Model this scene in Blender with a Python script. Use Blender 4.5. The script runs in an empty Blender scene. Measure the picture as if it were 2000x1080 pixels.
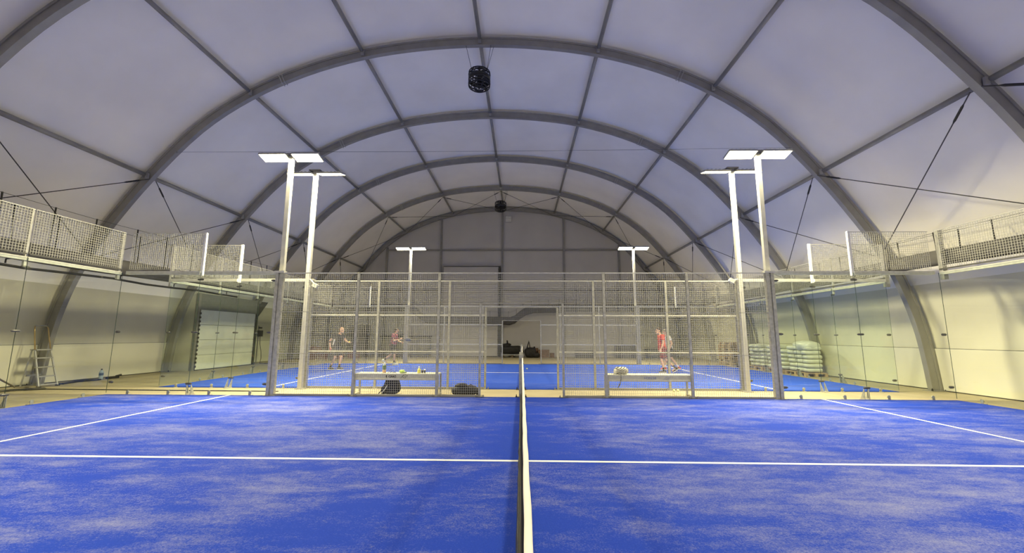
import bpy, bmesh, math, random
from mathutils import Vector, Matrix, noise
random.seed(7)
sc = bpy.context.scene
COL = sc.collection
PI = math.pi

# ------------------------------------------------------------------ camera, world, exposure
F_PX = 804.05
pitch, yaw, roll = 0.1432, -0.0238, 0.0036
cam_d = bpy.data.cameras.new('camera'); cam = bpy.data.objects.new('camera', cam_d); COL.objects.link(cam)
cam_d.sensor_fit = 'HORIZONTAL'; cam_d.sensor_width = 36.0; cam_d.lens = 36.0 * F_PX / 2000.0
cam_d.clip_start = 0.05; cam_d.clip_end = 200
fw = Vector((math.sin(yaw) * math.cos(pitch), math.cos(yaw) * math.cos(pitch), math.sin(pitch)))
rt = Vector((math.cos(yaw), -math.sin(yaw), 0)); up = rt.cross(fw)
r2 = rt * math.cos(roll) + up * math.sin(roll); u2 = -rt * math.sin(roll) + up * math.cos(roll)
M = Matrix((r2, u2, -fw)).transposed().to_4x4(); M.translation = Vector((0.014, 0.0133, 1.4356))
cam.matrix_world = M
sc.camera = cam
world = bpy.data.worlds.new('night'); sc.world = world; world.use_nodes = True
bg = world.node_tree.nodes['Background']; bg.inputs[0].default_value = (0.02, 0.025, 0.04, 1); bg.inputs[1].default_value = 1.0
sc.view_settings.view_transform = 'Standard'; sc.view_settings.look = 'None'
sc.view_settings.gamma = 1.0; sc.view_settings.use_curve_mapping = False
sc.view_settings.exposure = 0.14
sc.cycles.max_bounces = 10; sc.cycles.diffuse_bounces = 6; sc.cycles.transparent_max_bounces = 24
sc.cycles.sample_clamp_indirect = 6.0
LED = (1.0, 0.875, 0.52); LED_WATT = 310.0; LED_SPREAD = 146.0

# ------------------------------------------------------------------ materials
MATS = {}
def mat(name, col, rough=0.6, metal=0.0, var=0.06, scale=8.0, spec=0.5, bump=0.0):
    if name in MATS: return MATS[name]
    m = bpy.data.materials.new(name); m.use_nodes = True
    nt = m.node_tree; b = nt.nodes['Principled BSDF']
    b.inputs['Roughness'].default_value = rough; b.inputs['Metallic'].default_value = metal
    b.inputs['Specular IOR Level'].default_value = spec
    tc = nt.nodes.new('ShaderNodeTexCoord'); nz = nt.nodes.new('ShaderNodeTexNoise')
    nz.inputs['Scale'].default_value = scale; nz.inputs['Detail'].default_value = 4
    nt.links.new(tc.outputs['Object'], nz.inputs['Vector'])
    rp = nt.nodes.new('ShaderNodeValToRGB')
    lo = [max(0, c * (1 - var * 2)) for c in col]; hi = [min(1, c * (1 + var * 2)) for c in col]
    rp.color_ramp.elements[0].position = 0.3; rp.color_ramp.elements[1].position = 0.7
    rp.color_ramp.elements[0].color = (*lo, 1); rp.color_ramp.elements[1].color = (*hi, 1)
    nt.links.new(nz.outputs['Fac'], rp.inputs['Fac']); nt.links.new(rp.outputs['Color'], b.inputs['Base Color'])
    if bump:
        bp = nt.nodes.new('ShaderNodeBump'); bp.inputs['Strength'].default_value = bump; bp.inputs['Distance'].default_value = 0.02
        nt.links.new(nz.outputs['Fac'], bp.inputs['Height']); nt.links.new(bp.outputs['Normal'], b.inputs['Normal'])
    MATS[name] = m
    return m
def emis(name, col, strength):
    m = bpy.data.materials.new(name); m.use_nodes = True; nt = m.node_tree
    for n in list(nt.nodes):
        if n.type == 'BSDF_PRINCIPLED': nt.nodes.remove(n)
    e = nt.nodes.new('ShaderNodeEmission'); e.inputs[0].default_value = (*col, 1); e.inputs[1].default_value = strength
    nt.links.new(e.outputs[0], nt.nodes['Material Output'].inputs[0]); MATS[name] = m
    return m
def glass_mat():
    m = bpy.data.materials.new('safety_glass'); m.use_nodes = True; nt = m.node_tree
    for n in list(nt.nodes):
        if n.type == 'BSDF_PRINCIPLED': nt.nodes.remove(n)
    t = nt.nodes.new('ShaderNodeBsdfTransparent'); t.inputs[0].default_value = (0.974, 0.992, 0.970, 1)
    g = nt.nodes.new('ShaderNodeBsdfGlossy'); g.inputs['Roughness'].default_value = 0.015
    lw = nt.nodes.new('ShaderNodeLayerWeight'); pw = nt.nodes.new('ShaderNodeMath'); pw.operation = 'POWER'; pw.inputs[1].default_value = 4.0
    fr = nt.nodes.new('ShaderNodeMath'); fr.operation = 'MULTIPLY_ADD'; fr.inputs[1].default_value = 0.6; fr.inputs[2].default_value = 0.025
    nt.links.new(lw.outputs['Facing'], pw.inputs[0]); nt.links.new(pw.outputs[0], fr.inputs[0])
    mx = nt.nodes.new('ShaderNodeMixShader')
    nt.links.new(fr.outputs[0], mx.inputs[0]); nt.links.new(t.outputs[0], mx.inputs[1]); nt.links.new(g.outputs[0], mx.inputs[2])
    nt.links.new(mx.outputs[0], nt.nodes['Material Output'].inputs[0]); MATS['safety_glass'] = m
    return m
def turf_mat(name, blue, sand, amount, streak, worn):
    m = bpy.data.materials.new(name); m.use_nodes = True; nt = m.node_tree; L = nt.links
    b = nt.nodes['Principled BSDF']; b.inputs['Roughness'].default_value = 0.9; b.inputs['Specular IOR Level'].default_value = 0.15
    tc = nt.nodes.new('ShaderNodeTexCoord')
    def nz(scale, sx, sy, detail=6, rough=0.6, rot=0.0):
        mp = nt.nodes.new('ShaderNodeMapping'); mp.inputs['Scale'].default_value = (sx, sy, 1); mp.inputs['Rotation'].default_value = (0, 0, rot)
        n = nt.nodes.new('ShaderNodeTexNoise'); n.inputs['Scale'].default_value = scale; n.inputs['Detail'].default_value = detail
        n.inputs['Roughness'].default_value = rough
        L.new(tc.outputs['Object'], mp.inputs['Vector']); L.new(mp.outputs['Vector'], n.inputs['Vector'])
        return n.outputs['Fac']
    def mth(op, a, bb, clamp=False):
        n = nt.nodes.new('ShaderNodeMath'); n.operation = op; n.use_clamp = clamp
        for i, v in enumerate((a, bb)):
            if isinstance(v, (int, float)): n.inputs[i].default_value = v
            else: L.new(v, n.inputs[i])
        return n.outputs[0]
    big = nz(0.62, 0.6, 1.1, 7, 0.66, 0.25)
    mid = nz(1.9, streak, 1.7, 8, 0.72, 0.06)
    fine = nz(34.0, 1, 1, 3, 0.7)
    grain = nz(75.0, 1, 1, 3, 0.9)
    s = mth('ADD', mth('MULTIPLY', big, 0.95), mth('MULTIPLY', mid, 1.05))
    s = mth('ADD', s, mth('MULTIPLY', fine, 0.46)); s = mth('ADD', s, mth('MULTIPLY', grain, 0.85))
    s = mth('SUBTRACT', s, 1.645 - amount)
    if worn:                                      # players sweep the sand away along the net
        sp = nt.nodes.new('ShaderNodeSeparateXYZ'); L.new(tc.outputs['Object'], sp.inputs[0])
        ax = mth('ABSOLUTE', sp.outputs[0], 0); ax = mth('ADD', ax, mth('MULTIPLY', mth('SUBTRACT', big, 0.5), 2.5))
        s = mth('SUBTRACT', s, mth('MULTIPLY', mth('SUBTRACT', 1.0, mth('MULTIPLY', ax, 0.6, True)), 0.16))
    s = mth('MULTIPLY', s, 1.9, True)
    s = mth('MULTIPLY', s, 0.70)
    mix = nt.nodes.new('ShaderNodeMixRGB'); L.new(s, mix.inputs[0]); mix.inputs[1].default_value = (*blue, 1); mix.inputs[2].default_value = (*sand, 1)
    var = nt.nodes.new('ShaderNodeMixRGB'); var.blend_type = 'MULTIPLY'; var.inputs[0].default_value = 0.5
    L.new(mix.outputs[0], var.inputs[1]); L.new(mth('ADD', grain, 0.45), var.inputs[2])
    L.new(var.outputs[0], b.inputs['Base Color'])
    bp = nt.nodes.new('ShaderNodeBump'); bp.inputs['Strength'].default_value = 0.35; bp.inputs['Distance'].default_value = 0.01
    L.new(grain, bp.inputs['Height']); L.new(bp.outputs['Normal'], b.inputs['Normal'])
    MATS[name] = m
    return m

GLASS = glass_mat()
GEDGE = mat('glass_edge', (0.05, 0.085, 0.07), 0.25)
CLAMP = mat('dark_clamp', (0.10, 0.10, 0.095), 0.4, 0.3)
TURF1 = turf_mat('sanded_blue_turf', (0.011, 0.044, 0.40), (0.29, 0.30, 0.43), 0.09, 0.60, True)
TURF2 = turf_mat('clean_blue_turf', (0.024, 0.078, 0.50), (0.16, 0.21, 0.50), -0.04, 0.8, False)
LINE = mat('line_white', (0.86, 0.86, 0.84), 0.8, var=0.03)
CONC = mat('beige_concrete', (0.30, 0.262, 0.17), 0.75, var=0.06, scale=1.3, bump=0.05)
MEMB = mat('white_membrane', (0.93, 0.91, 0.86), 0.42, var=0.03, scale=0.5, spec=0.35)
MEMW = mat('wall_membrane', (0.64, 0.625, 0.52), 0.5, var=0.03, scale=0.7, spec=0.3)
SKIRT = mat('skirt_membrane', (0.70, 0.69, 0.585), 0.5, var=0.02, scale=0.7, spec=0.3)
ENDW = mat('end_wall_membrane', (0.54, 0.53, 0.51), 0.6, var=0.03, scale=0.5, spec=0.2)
ALU = mat('grey_aluminium', (0.29, 0.285, 0.265), 0.45, 0.25, var=0.05, scale=3)
ALU_L = mat('light_aluminium', (0.42, 0.42, 0.42), 0.4, 0.3, var=0.04, scale=3)
GALV = mat('galvanised_steel', (0.42, 0.42, 0.38), 0.42, 0.35, var=0.10, scale=14)
WIRE = mat('galvanised_wire', (0.54, 0.54, 0.48), 0.45, 0.15, var=0.05, scale=20)
RAILW = mat('zinc_rail', (0.60, 0.60, 0.55), 0.4, 0.2, var=0.06, scale=10)
DUCT = mat('charcoal_duct_fabric', (0.075, 0.073, 0.072), 0.8, var=0.12, scale=3)
BLACK = mat('black_plastic', (0.012, 0.012, 0.014), 0.5, var=0.1)
STRAP = mat('black_strap', (0.018, 0.017, 0.016), 0.8)
CABLE = mat('dark_steel_cable', (0.05, 0.05, 0.048), 0.5, 0.3)
WHITE = mat('white_paint', (0.80, 0.80, 0.77), 0.45, var=0.02)
TAPE = mat('net_tape', (0.90, 0.88, 0.82), 0.7, var=0.03)
NETC = mat('black_net_cord', (0.016, 0.016, 0.017), 0.6, var=0.2, scale=20)
DOORP = mat('door_panel_white', (0.88, 0.89, 0.84), 0.45, var=0.03, scale=2)
LEDM = emis('led_panel', LED, 22.0)

# ------------------------------------------------------------------ mesh builder
ORG = {}
class MB:
    def __init__(s): s.v = []; s.f = []; s.m = []
    def add(s, vs, fs, mi=0):
        n = len(s.v); s.v += [tuple(p) for p in vs]; s.f += [tuple(i + n for i in f) for f in fs]; s.m += [mi] * len(fs); return s
    def box(s, c, d, rot=None, mi=0):
        hx, hy, hz = d[0] / 2, d[1] / 2, d[2] / 2
        vs = [Vector((x, y, z)) for x in (-hx, hx) for y in (-hy, hy) for z in (-hz, hz)]
        if rot is not None: vs = [rot @ p for p in vs]
        c = Vector(c)
        return s.add([p + c for p in vs], [(0, 1, 3, 2), (4, 6, 7, 5), (0, 4, 5, 1), (2, 3, 7, 6), (0, 2, 6, 4), (1, 5, 7, 3)], mi)
    def bbox(s, a, b, mi=0):
        return s.box([(a[i] + b[i]) / 2 for i in range(3)], [abs(b[i] - a[i]) for i in range(3)], None, mi)
    def tube(s, pts, r, n=6, caps=True, mi=0, flat=1.0, upv=None):
        pts = [Vector(p) for p in pts]; k = len(pts); rs = r if isinstance(r, (list, tuple)) else [r] * k
        vs = []; prev = None
        for i, p in enumerate(pts):
            d = (pts[min(i + 1, k - 1)] - pts[max(i - 1, 0)]); d.normalize()
            a = Vector(upv) if upv is not None else (prev if prev is not None else (Vector((0, 0, 1)) if abs(d.z) < 0.9 else Vector((1, 0, 0))))
            a = a - d * a.dot(d); a.normalize(); prev = a; b = d.cross(a)
            for j in range(n):
                t = 2 * PI * (j + 0.5) / n
                vs.append(p + a * (math.cos(t) * rs[i]) + b * (math.sin(t) * rs[i] * flat))
        fs = [(i * n + j, i * n + (j + 1) % n, (i + 1) * n + (j + 1) % n, (i + 1) * n + j) for i in range(k - 1) for j in range(n)]
        if caps: fs += [tuple(range(n - 1, -1, -1)), tuple((k - 1) * n + j for j in range(n))]
        return s.add(vs, fs, mi)
    def wire(s, a, b, w):      # a straight square wire without end caps
        return s.tube([a, b], w * 0.7071, 4, False)
    def lathe(s, c, prof, n=16, mi=0, axis=None):
        c = Vector(c); vs = []; k = len(prof)
        for (r, z) in prof:
            for j in range(n):
                t = 2 * PI * j / n; p = Vector((r * math.cos(t), r * math.sin(t), z))
                if axis is not None: p = axis @ p
                vs.append(p + c)
        fs = [(i * n + j, i * n + (j + 1) % n, (i + 1) * n + (j + 1) % n, (i + 1) * n + j) for i in range(k - 1) for j in range(n)]
        fs += [tuple(range(n - 1, -1, -1)), tuple((k - 1) * n + j for j in range(n))]
        return s.add(vs, fs, mi)
    def ell(s, c, r, n=12, m=8, rot=None):
        c = Vector(c); vs = []
        for i in range(m + 1):
            a = -PI / 2 + PI * i / m; rr = max(math.cos(a), 0.02)
            for j in range(n):
                t = 2 * PI * j / n; p = Vector((r[0] * rr * math.cos(t), r[1] * rr * math.sin(t), r[2] * math.sin(a)))
                if rot is not None: p = rot @ p
                vs.append(p + c)
        fs = [(i * n + j, i * n + (j + 1) % n, (i + 1) * n + (j + 1) % n, (i + 1) * n + j) for i in range(m) for j in range(n)]
        fs += [tuple(range(n - 1, -1, -1)), tuple(m * n + j for j in range(n))]
        return s.add(vs, fs)
    def cap(s, a, ra, b, rb, n=10, flat=False):   # tapered capsule (flat: straight ends)
        a = Vector(a); b = Vector(b); d = b - a; L = max(d.length, 1e-4)
        q = Vector((0, 0, 1)).rotation_difference(d / L).to_matrix()
        if flat: prof = [(ra * 0.3, 0), (ra, 0), (rb, L), (rb * 0.3, L)]
        else:
            prof = [(ra * math.cos(t), ra * math.sin(t)) for t in (-1.45, -1.0, -0.5, 0)] + [(rb * math.cos(t), L + rb * math.sin(t)) for t in (0, 0.5, 1.0, 1.45)]
        return s.lathe(a, prof, n, 0, q)
    def build(s, name, m, parent=None, smooth=False, label=None, kind=None):
        me = bpy.data.meshes.new(name); o = ORG.get(parent.name, Vector((0, 0, 0))) if parent else Vector((0, 0, 0))
        me.from_pydata([(p[0] - o[0], p[1] - o[1], p[2] - o[2]) for p in s.v], [], s.f)
        ms = m if isinstance(m, (list, tuple)) else [m]
        for x in ms: me.materials.append(x)
        if len(ms) > 1: me.polygons.foreach_set('material_index', s.m)
        if smooth: me.polygons.foreach_set('use_smooth', [True] * len(me.polygons))
        me.update()
        ob = bpy.data.objects.new(name, me); COL.objects.link(ob)
        if parent: ob.parent = parent; ORG[ob.name] = o
        if label: ob['label'] = label
        if kind: ob['kind'] = kind
        return ob
def tag(o, label=None, cat=None, group=None, kind=None):
    if label: o['label'] = label
    if cat: o['category'] = cat
    if group: o['group'] = group
    if kind: o['kind'] = kind
    return o
def empty(name, loc, label=None, cat=None, group=None, kind=None):
    o = bpy.data.objects.new(name, None); COL.objects.link(o); o.location = loc; o.empty_display_size = 0.1
    ORG[o.name] = Vector(loc)
    return tag(o, label, cat, group, kind)
def copy_tree(o, loc=None, rotz=None, parent=None):
    c = o.copy(); COL.objects.link(c)
    if parent: c.parent = parent
    for ch in list(o.children): copy_tree(ch, None, None, c)
    if loc is not None: c.location = loc
    if rotz is not None: c.rotation_euler = (0, 0, rotz)
    return c
def thing1(mb, name, m, loc, label, cat, group=None, smooth=False):   # a thing that is one mesh, verts in world, origin at loc
    me_v = [(p[0] - loc[0], p[1] - loc[1], p[2] - loc[2]) for p in mb.v]; mb.v = me_v
    o = mb.build(name, m, None, smooth); o.location = loc
    return tag(o, label, cat, group)
ORD = ['first', 'second', 'third', 'fourth', 'fifth', 'sixth', 'seventh', 'eighth']

# ------------------------------------------------------------------ the tent: arch profile
CX = -1.30; Y0 = 11.75; BAY = 4.32
FR = [Y0 + BAY * i for i in range(-1, 5)]          # visible frames 7.43 .. 29.03
HALF = [(0, 10.63), (1.9, 10.53), (3.75, 10.24), (5.6, 9.68), (7.27, 8.88), (8.77, 7.78), (10.18, 6.17), (11.2, 4.72), (11.76, 3.74), (12.17, 2.79), (12.5, 1.49), (12.65, 0)]
K = 0.979
HALF = [(dx * K, 1.4356 + (z - 1.4356) * K if z > 0 else 0.0) for dx, z in HALF]
PTS = [(-dx, z) for dx, z in reversed(HALF)] + HALF[1:]
def catmull(P, sub=4):
    out = []
    for i in range(len(P) - 1):
        p0 = P[max(i - 1, 0)]; p1 = P[i]; p2 = P[i + 1]; p3 = P[min(i + 2, len(P) - 1)]
        for k in range(sub):
            t = k / sub
            out.append(tuple(0.5 * (2 * p1[j] + (p2[j] - p0[j]) * t + (2 * p0[j] - 5 * p1[j] + 4 * p2[j] - p3[j]) * t * t + (3 * p1[j] - p0[j] - 3 * p2[j] + p3[j]) * t ** 3) for j in range(2)))
    out.append(P[-1]); return out
PROF = catmull(PTS, 4)                              # inner edge, left foot to right foot, (dx, z)
NP_ = len(PROF)
def normal(i):
    a = PROF[max(i - 1, 0)]; b = PROF[min(i + 1, NP_ - 1)]
    d = Vector((b[0] - a[0], b[1] - a[1])); d.normalize(); return Vector((-d.y, d.x))
NRM = [normal(i) for i in range(NP_)]
def arc(u, off=0.0):                                # u = float index along the profile
    u = min(max(u, 0), NP_ - 1); i = min(int(u), NP_ - 2); t = u - i
    p = Vector(PROF[i]) * (1 - t) + Vector(PROF[i + 1]) * t; n = NRM[i] * (1 - t) + NRM[i + 1] * t; n.normalize()
    q = p + n * off
    return CX + q.x, max(q.y, 0.0)
def u_at_dx(dx):
    for i in range(NP_ - 1):
        if PROF[i][0] <= dx <= PROF[i + 1][0]: return i + (dx - PROF[i][0]) / (PROF[i + 1][0] - PROF[i][0])
    return 0 if dx < 0 else NP_ - 1
def u_at_z(z, side):
    rng = range(NP_ // 2) if side < 0 else range(NP_ - 2, NP_ // 2 - 1, -1)
    for i in rng:
        a, b = PROF[i][1], PROF[i + 1][1]
        if min(a, b) <= z <= max(a, b): return i + (z - a) / (b - a)
    return 0 if side < 0 else NP_ - 1
UPUR = [u_at_dx(K * d) for d in (-10.15, -7.2, -3.72, 0, 3.72, 7.2, 10.15)]
OUT = 0.27                                          # radial depth of the frames

# floor
fl = MB()
for ix in range(8):
    for iy in range(9):
        x0, y0 = -15.2 + ix * 3.8, -5.6 + iy * 3.9
        fl.bbox((x0 + .004, y0 + .004, -0.12), (x0 + 3.796, y0 + 3.896, 0.0))
fl.bbox((-15.2, -5.6, -0.2), (15.2, 29.5, -0.012))
tag(fl.build('floor', CONC), kind='structure')

# membrane walls and ceiling
YB = [-5.53, -1.21, 3.11] + FR[:-1] + [FR[-1] + 0.16]
def patch(ua, ub, ya, yb, off, bil, nu=7, ny=7):
    mb = MB(); vs = []
    for a in range(nu + 1):
        for b in range(ny + 1):
            s, t = a / nu, b / ny
            w = bil * (1 - (2 * t - 1) ** 4) * (1 - (2 * s - 1) ** 4)
            w += bil * 0.5 * noise.noise(Vector((ua * 0.7 + a * 0.55, ya * 0.37 + b * 0.25, 3.1))) * math.sin(PI * t) * math.sin(PI * s)
            x, z = arc(ua + (ub - ua) * s, off + w); vs.append((x, ya + (yb - ya) * t, z))
    n = ny + 1
    mb.add(vs, [(a * n + b, a * n + b + 1, (a + 1) * n + b + 1, (a + 1) * n + b) for a in range(nu) for b in range(ny)])
    return mb
wl = empty('wall_left', (CX - 12.6, 12, 0), kind='structure'); wr = empty('wall_right', (CX + 12.6, 12, 0), kind='structure')
ce = empty('ceiling', (CX, 12, 10.5), kind='structure')
zs = 1.10
for ya, yb in zip(YB[:-1], YB[1:]):
    for side, par in ((-1, wl), (1, wr)):
        uf = 0 if side < 0 else NP_ - 1
        us = u_at_z(zs, side); um = u_at_z(2.75, side); up_ = UPUR[0] if side < 0 else UPUR[6]
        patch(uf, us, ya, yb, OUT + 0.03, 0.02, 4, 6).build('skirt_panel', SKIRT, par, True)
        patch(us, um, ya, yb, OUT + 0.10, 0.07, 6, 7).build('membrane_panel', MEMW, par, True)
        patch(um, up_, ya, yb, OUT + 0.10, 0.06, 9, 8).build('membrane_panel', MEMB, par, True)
    for k in range(6):
        patch(UPUR[k], UPUR[k + 1], ya, yb, OUT + 0.10, -0.05 if k % 2 else 0.05, 8, 8).build('membrane_panel', MEMB, ce, True)

# far end wall
YE = FR[-1] + 0.10
we = empty('wall_far', (CX, YE, 0), kind='structure')
XC = [-9.72, -5.80, -1.37, 3.05, 6.96]
xe = [arc(0, OUT + .1)[0]] + XC + [arc(NP_ - 1, OUT + .1)[0]]
def ztop(x): return arc(u_at_dx(x - CX), OUT + 0.1)[1]
for a, b in zip(xe[:-1], xe[1:]):
    n = 10; mb = MB(); vs = []
    for i in range(n + 1):
        x = a + (b - a) * i / n; zt = max(ztop(x), 0.05) if a < x < b or (a > xe[0] and b < xe[-1]) else max(ztop(min(max(x, xe[0] + .02), xe[-1] - .02)), 0.05)
        bl = 0.03 * math.sin(PI * i / n)
        vs += [(x, YE + bl, 0), (x, YE + bl, min(4.6, zt)), (x, YE + bl, min(7.55, zt)), (x, YE + bl, zt)]
    for i in range(n):
        for j in range(3): mb.f.append((i * 4 + j, i * 4 + j + 1, (i + 1) * 4 + j + 1, (i + 1) * 4 + j)); mb.m.append(0)
    mb.v = vs
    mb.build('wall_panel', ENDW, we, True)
for x in XC:
    MB().bbox((x - 0.065, YE - 0.14, 0), (x + 0.065, YE - 0.005, ztop(x) - 0.32)).build('wall_post', ALU, we)
for z in (4.63, 7.55):
    segs = [x for x in xe]
    for a, b in zip(segs[:-1], segs[1:]):
        a2, b2 = a + 0.07, b - 0.07
        while ztop(a2) < z + 0.35 and a2 < b2: a2 += 0.05
        while ztop(b2) < z + 0.35 and b2 > a2: b2 -= 0.05
        if b2 - a2 > 0.4: MB().bbox((a2, YE - 0.09, z - 0.05), (b2, YE - 0.01, z + 0.05)).build('wall_girt', ALU, we)
# near end wall (behind the camera)
wn = empty('wall_near', (CX, YB[0], 0), kind='structure')
mb = MB(); vs = []
for i in range(NP_):
    x, z = arc(i, OUT + 0.1); vs += [(x, YB[0], 0), (x, YB[0], z)]
mb.v = vs
for i in range(NP_ - 1): mb.f.append((i * 2, i * 2 + 2, i * 2 + 3, i * 2 + 1)); mb.m.append(0)
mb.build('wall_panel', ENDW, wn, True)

# arched frames
def arch(y, lab):
    r = empty('roof_arch', (CX, y, 0), lab, 'roof arch')
    for side in (0, 1):                             # two halves meeting at the ridge
        mb = MB(); us = [i for i in range(NP_)]
        us = us[:NP_ // 2 + 1] if side == 0 else us[NP_ // 2:]
        vs = []
        for u in us:
            for off, yy in ((0, -.07), (0.03, -.07), (0.03, -.052), (0.21, -.052), (0.21, -.07), (OUT, -.07), (OUT, .07), (0.21, .07), (0.21, .052), (0.03, .052), (0.03, .07), (0, .07)):
                x, z = arc(u, off); vs.append((x, y + yy, z))
        n = 12
        fs = [(i * n + j, i * n + (j + 1) % n, (i + 1) * n + (j + 1) % n, (i + 1) * n + j) for i in range(len(us) - 1) for j in range(n)]
        fs += [tuple(range(n - 1, -1, -1)), tuple((len(us) - 1) * n + j for j in range(n))]
        mb.add(vs, fs).build('arch_beam', ALU, r)
    for sx in (-1, 1):                              # splice sleeves and foot plates
        u = u_at_dx(sx * 6.25 * K); mb = MB()
        for du in (-0.10, 0.10):
            for yy in (-0.085, 0.085):
                p = [arc(u + du, o) for o in (-0.015, OUT)]
                mb.tube([(p[0][0], y + yy, p[0][1]), (p[1][0], y + yy, p[1][1])], 0.016, 4)
            p = arc(u + du, -0.012); mb.tube([(p[0], y - .085, p[1]), (p[0], y + .085, p[1])], 0.016, 4)
        mb.build('splice_bolt_frame', ALU_L, r)
        xf, _ = arc(0 if sx < 0 else NP_ - 1, OUT / 2)
        MB().bbox((xf - .22, y - .14, 0), (xf + .22, y + .14, 0.018)).build('foot_plate', ALU, r)
        for q in (-1, 1):
            MB().lathe((xf + q * .18, y - .10, 0.018), [(0.022, 0), (0.022, .03), (0.012, .032), (0.012, .06)], 8).build('anchor_bolt', BLACK, r)
    return r
places = ['crossing the top corners of the picture', 'second from the camera, carrying the nearer fan',
          'third from the camera', 'fourth from the camera',
          'fifth from the camera, carrying the farther fan', 'standing against the far end wall']
for y, pl in zip(FR, places): arch(y, 'grey arched aluminium roof frame ' + pl)
# purlins: seven lines, a tube in every bay
pn = ['lowest roof purlin on the left wall', 'second roof purlin up on the left side', 'roof purlin just left of the ridge', 'ridge purlin along the top of the roof',
      'roof purlin just right of the ridge', 'second roof purlin up on the right side', 'lowest roof purlin on the right wall']
for u, nm in zip(UPUR, pn):
    x, z = arc(u, OUT - 0.07); r = empty('roof_purlin', (x, 3.11, z), 'long grey tube, ' + nm, 'purlin')
    ys = [3.11] + FR
    for a, b in zip(ys[:-1], ys[1:]):
        MB().tube([(x, a + .08, z), (x, b - .08, z)], 0.060, 8).build('purlin_tube', ALU, r, True)
    for y in FR[:-1]:
        x1, z1 = arc(u, OUT - 0.16)
        MB().bbox((x1 - .045, y - .12, z1 - .06), (x1 + .045, y - .072, z1 + .10)).build('purlin_clamp', ALU_L, r)
zt_ = 6.95; ul, ur = u_at_z(zt_, -1), u_at_z(zt_, 1); al, ar = arc(ul, -0.01), arc(ur, -0.01)
tw = empty('tie_wire', (CX, Y0 - .1, zt_), 'very thin wire stretched level across the hall at the second arch', 'wire')
MB().tube([(al[0], Y0 - .1, al[1])] + [(al[0] + (ar[0] - al[0]) * i / 8, Y0 - .1, zt_ - .05 * math.sin(PI * i / 8)) for i in range(1, 8)] + [(ar[0], Y0 - .1, ar[1])], 0.004, 4).build('wire', CABLE, tw)
for e in (al, ar): MB().bbox((e[0] - .03, Y0 - .12, e[1] - .03), (e[0] + .03, Y0 - .07, e[1] + .03)).build('anchor', ALU, tw)
# bracing cables
def brace(pa, pb, lab):
    pa = Vector(pa); pb = Vector(pb); r = empty('brace_cable', pa, lab, 'cable'); d = (pb - pa).normalized()
    MB().tube([pa, pb], 0.012, 5).build('steel_cable', CABLE, r)
    MB().tube([pa + d * 0.25, pa + d * 0.32, pa + d * 0.62, pa + d * 0.69], [0.012, 0.026, 0.026, 0.012], 6).build('turnbuckle', BLACK, r)
ZL = 3.75
FRB = [3.11] + FR
for i in range(len(FRB) - 1):
    ya, yb = FRB[i] + 0.1, FRB[i + 1] - 0.1
    for side, nm in ((-1, 'left'), (1, 'right')):
        hi = arc(UPUR[0] if side < 0 else UPUR[6], -0.03); lo = arc(u_at_z(ZL, side), -0.03)
        bn = 'bay above the camera' if i == 0 else '%s bay behind the first arch' % ORD[i - 1]
        brace((hi[0], ya, hi[1]), (lo[0], yb, lo[1]), 'dark %s wall cable falling away from the camera, %s' % (nm, bn))
        brace((hi[0], yb, hi[1]), (lo[0], ya, lo[1]), 'dark %s wall cable rising away from the camera, %s' % (nm, bn))
ya, yb = FR[-2] + .1, FR[-1] - .1
nmz = ['left outer', 'left middle', 'left of the ridge', 'right of the ridge', 'right middle', 'right outer']
for k in range(6):
    p = arc(UPUR[k], -0.02); q = arc(UPUR[k + 1], -0.02)
    brace((p[0], ya, p[1]), (q[0], yb, q[1]), 'dark roof cable in last bay, %s panel, running right going away' % nmz[k])
    brace((q[0], ya, q[1]), (p[0], yb, p[1]), 'dark roof cable in last bay, %s panel, running left going away' % nmz[k])

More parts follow.
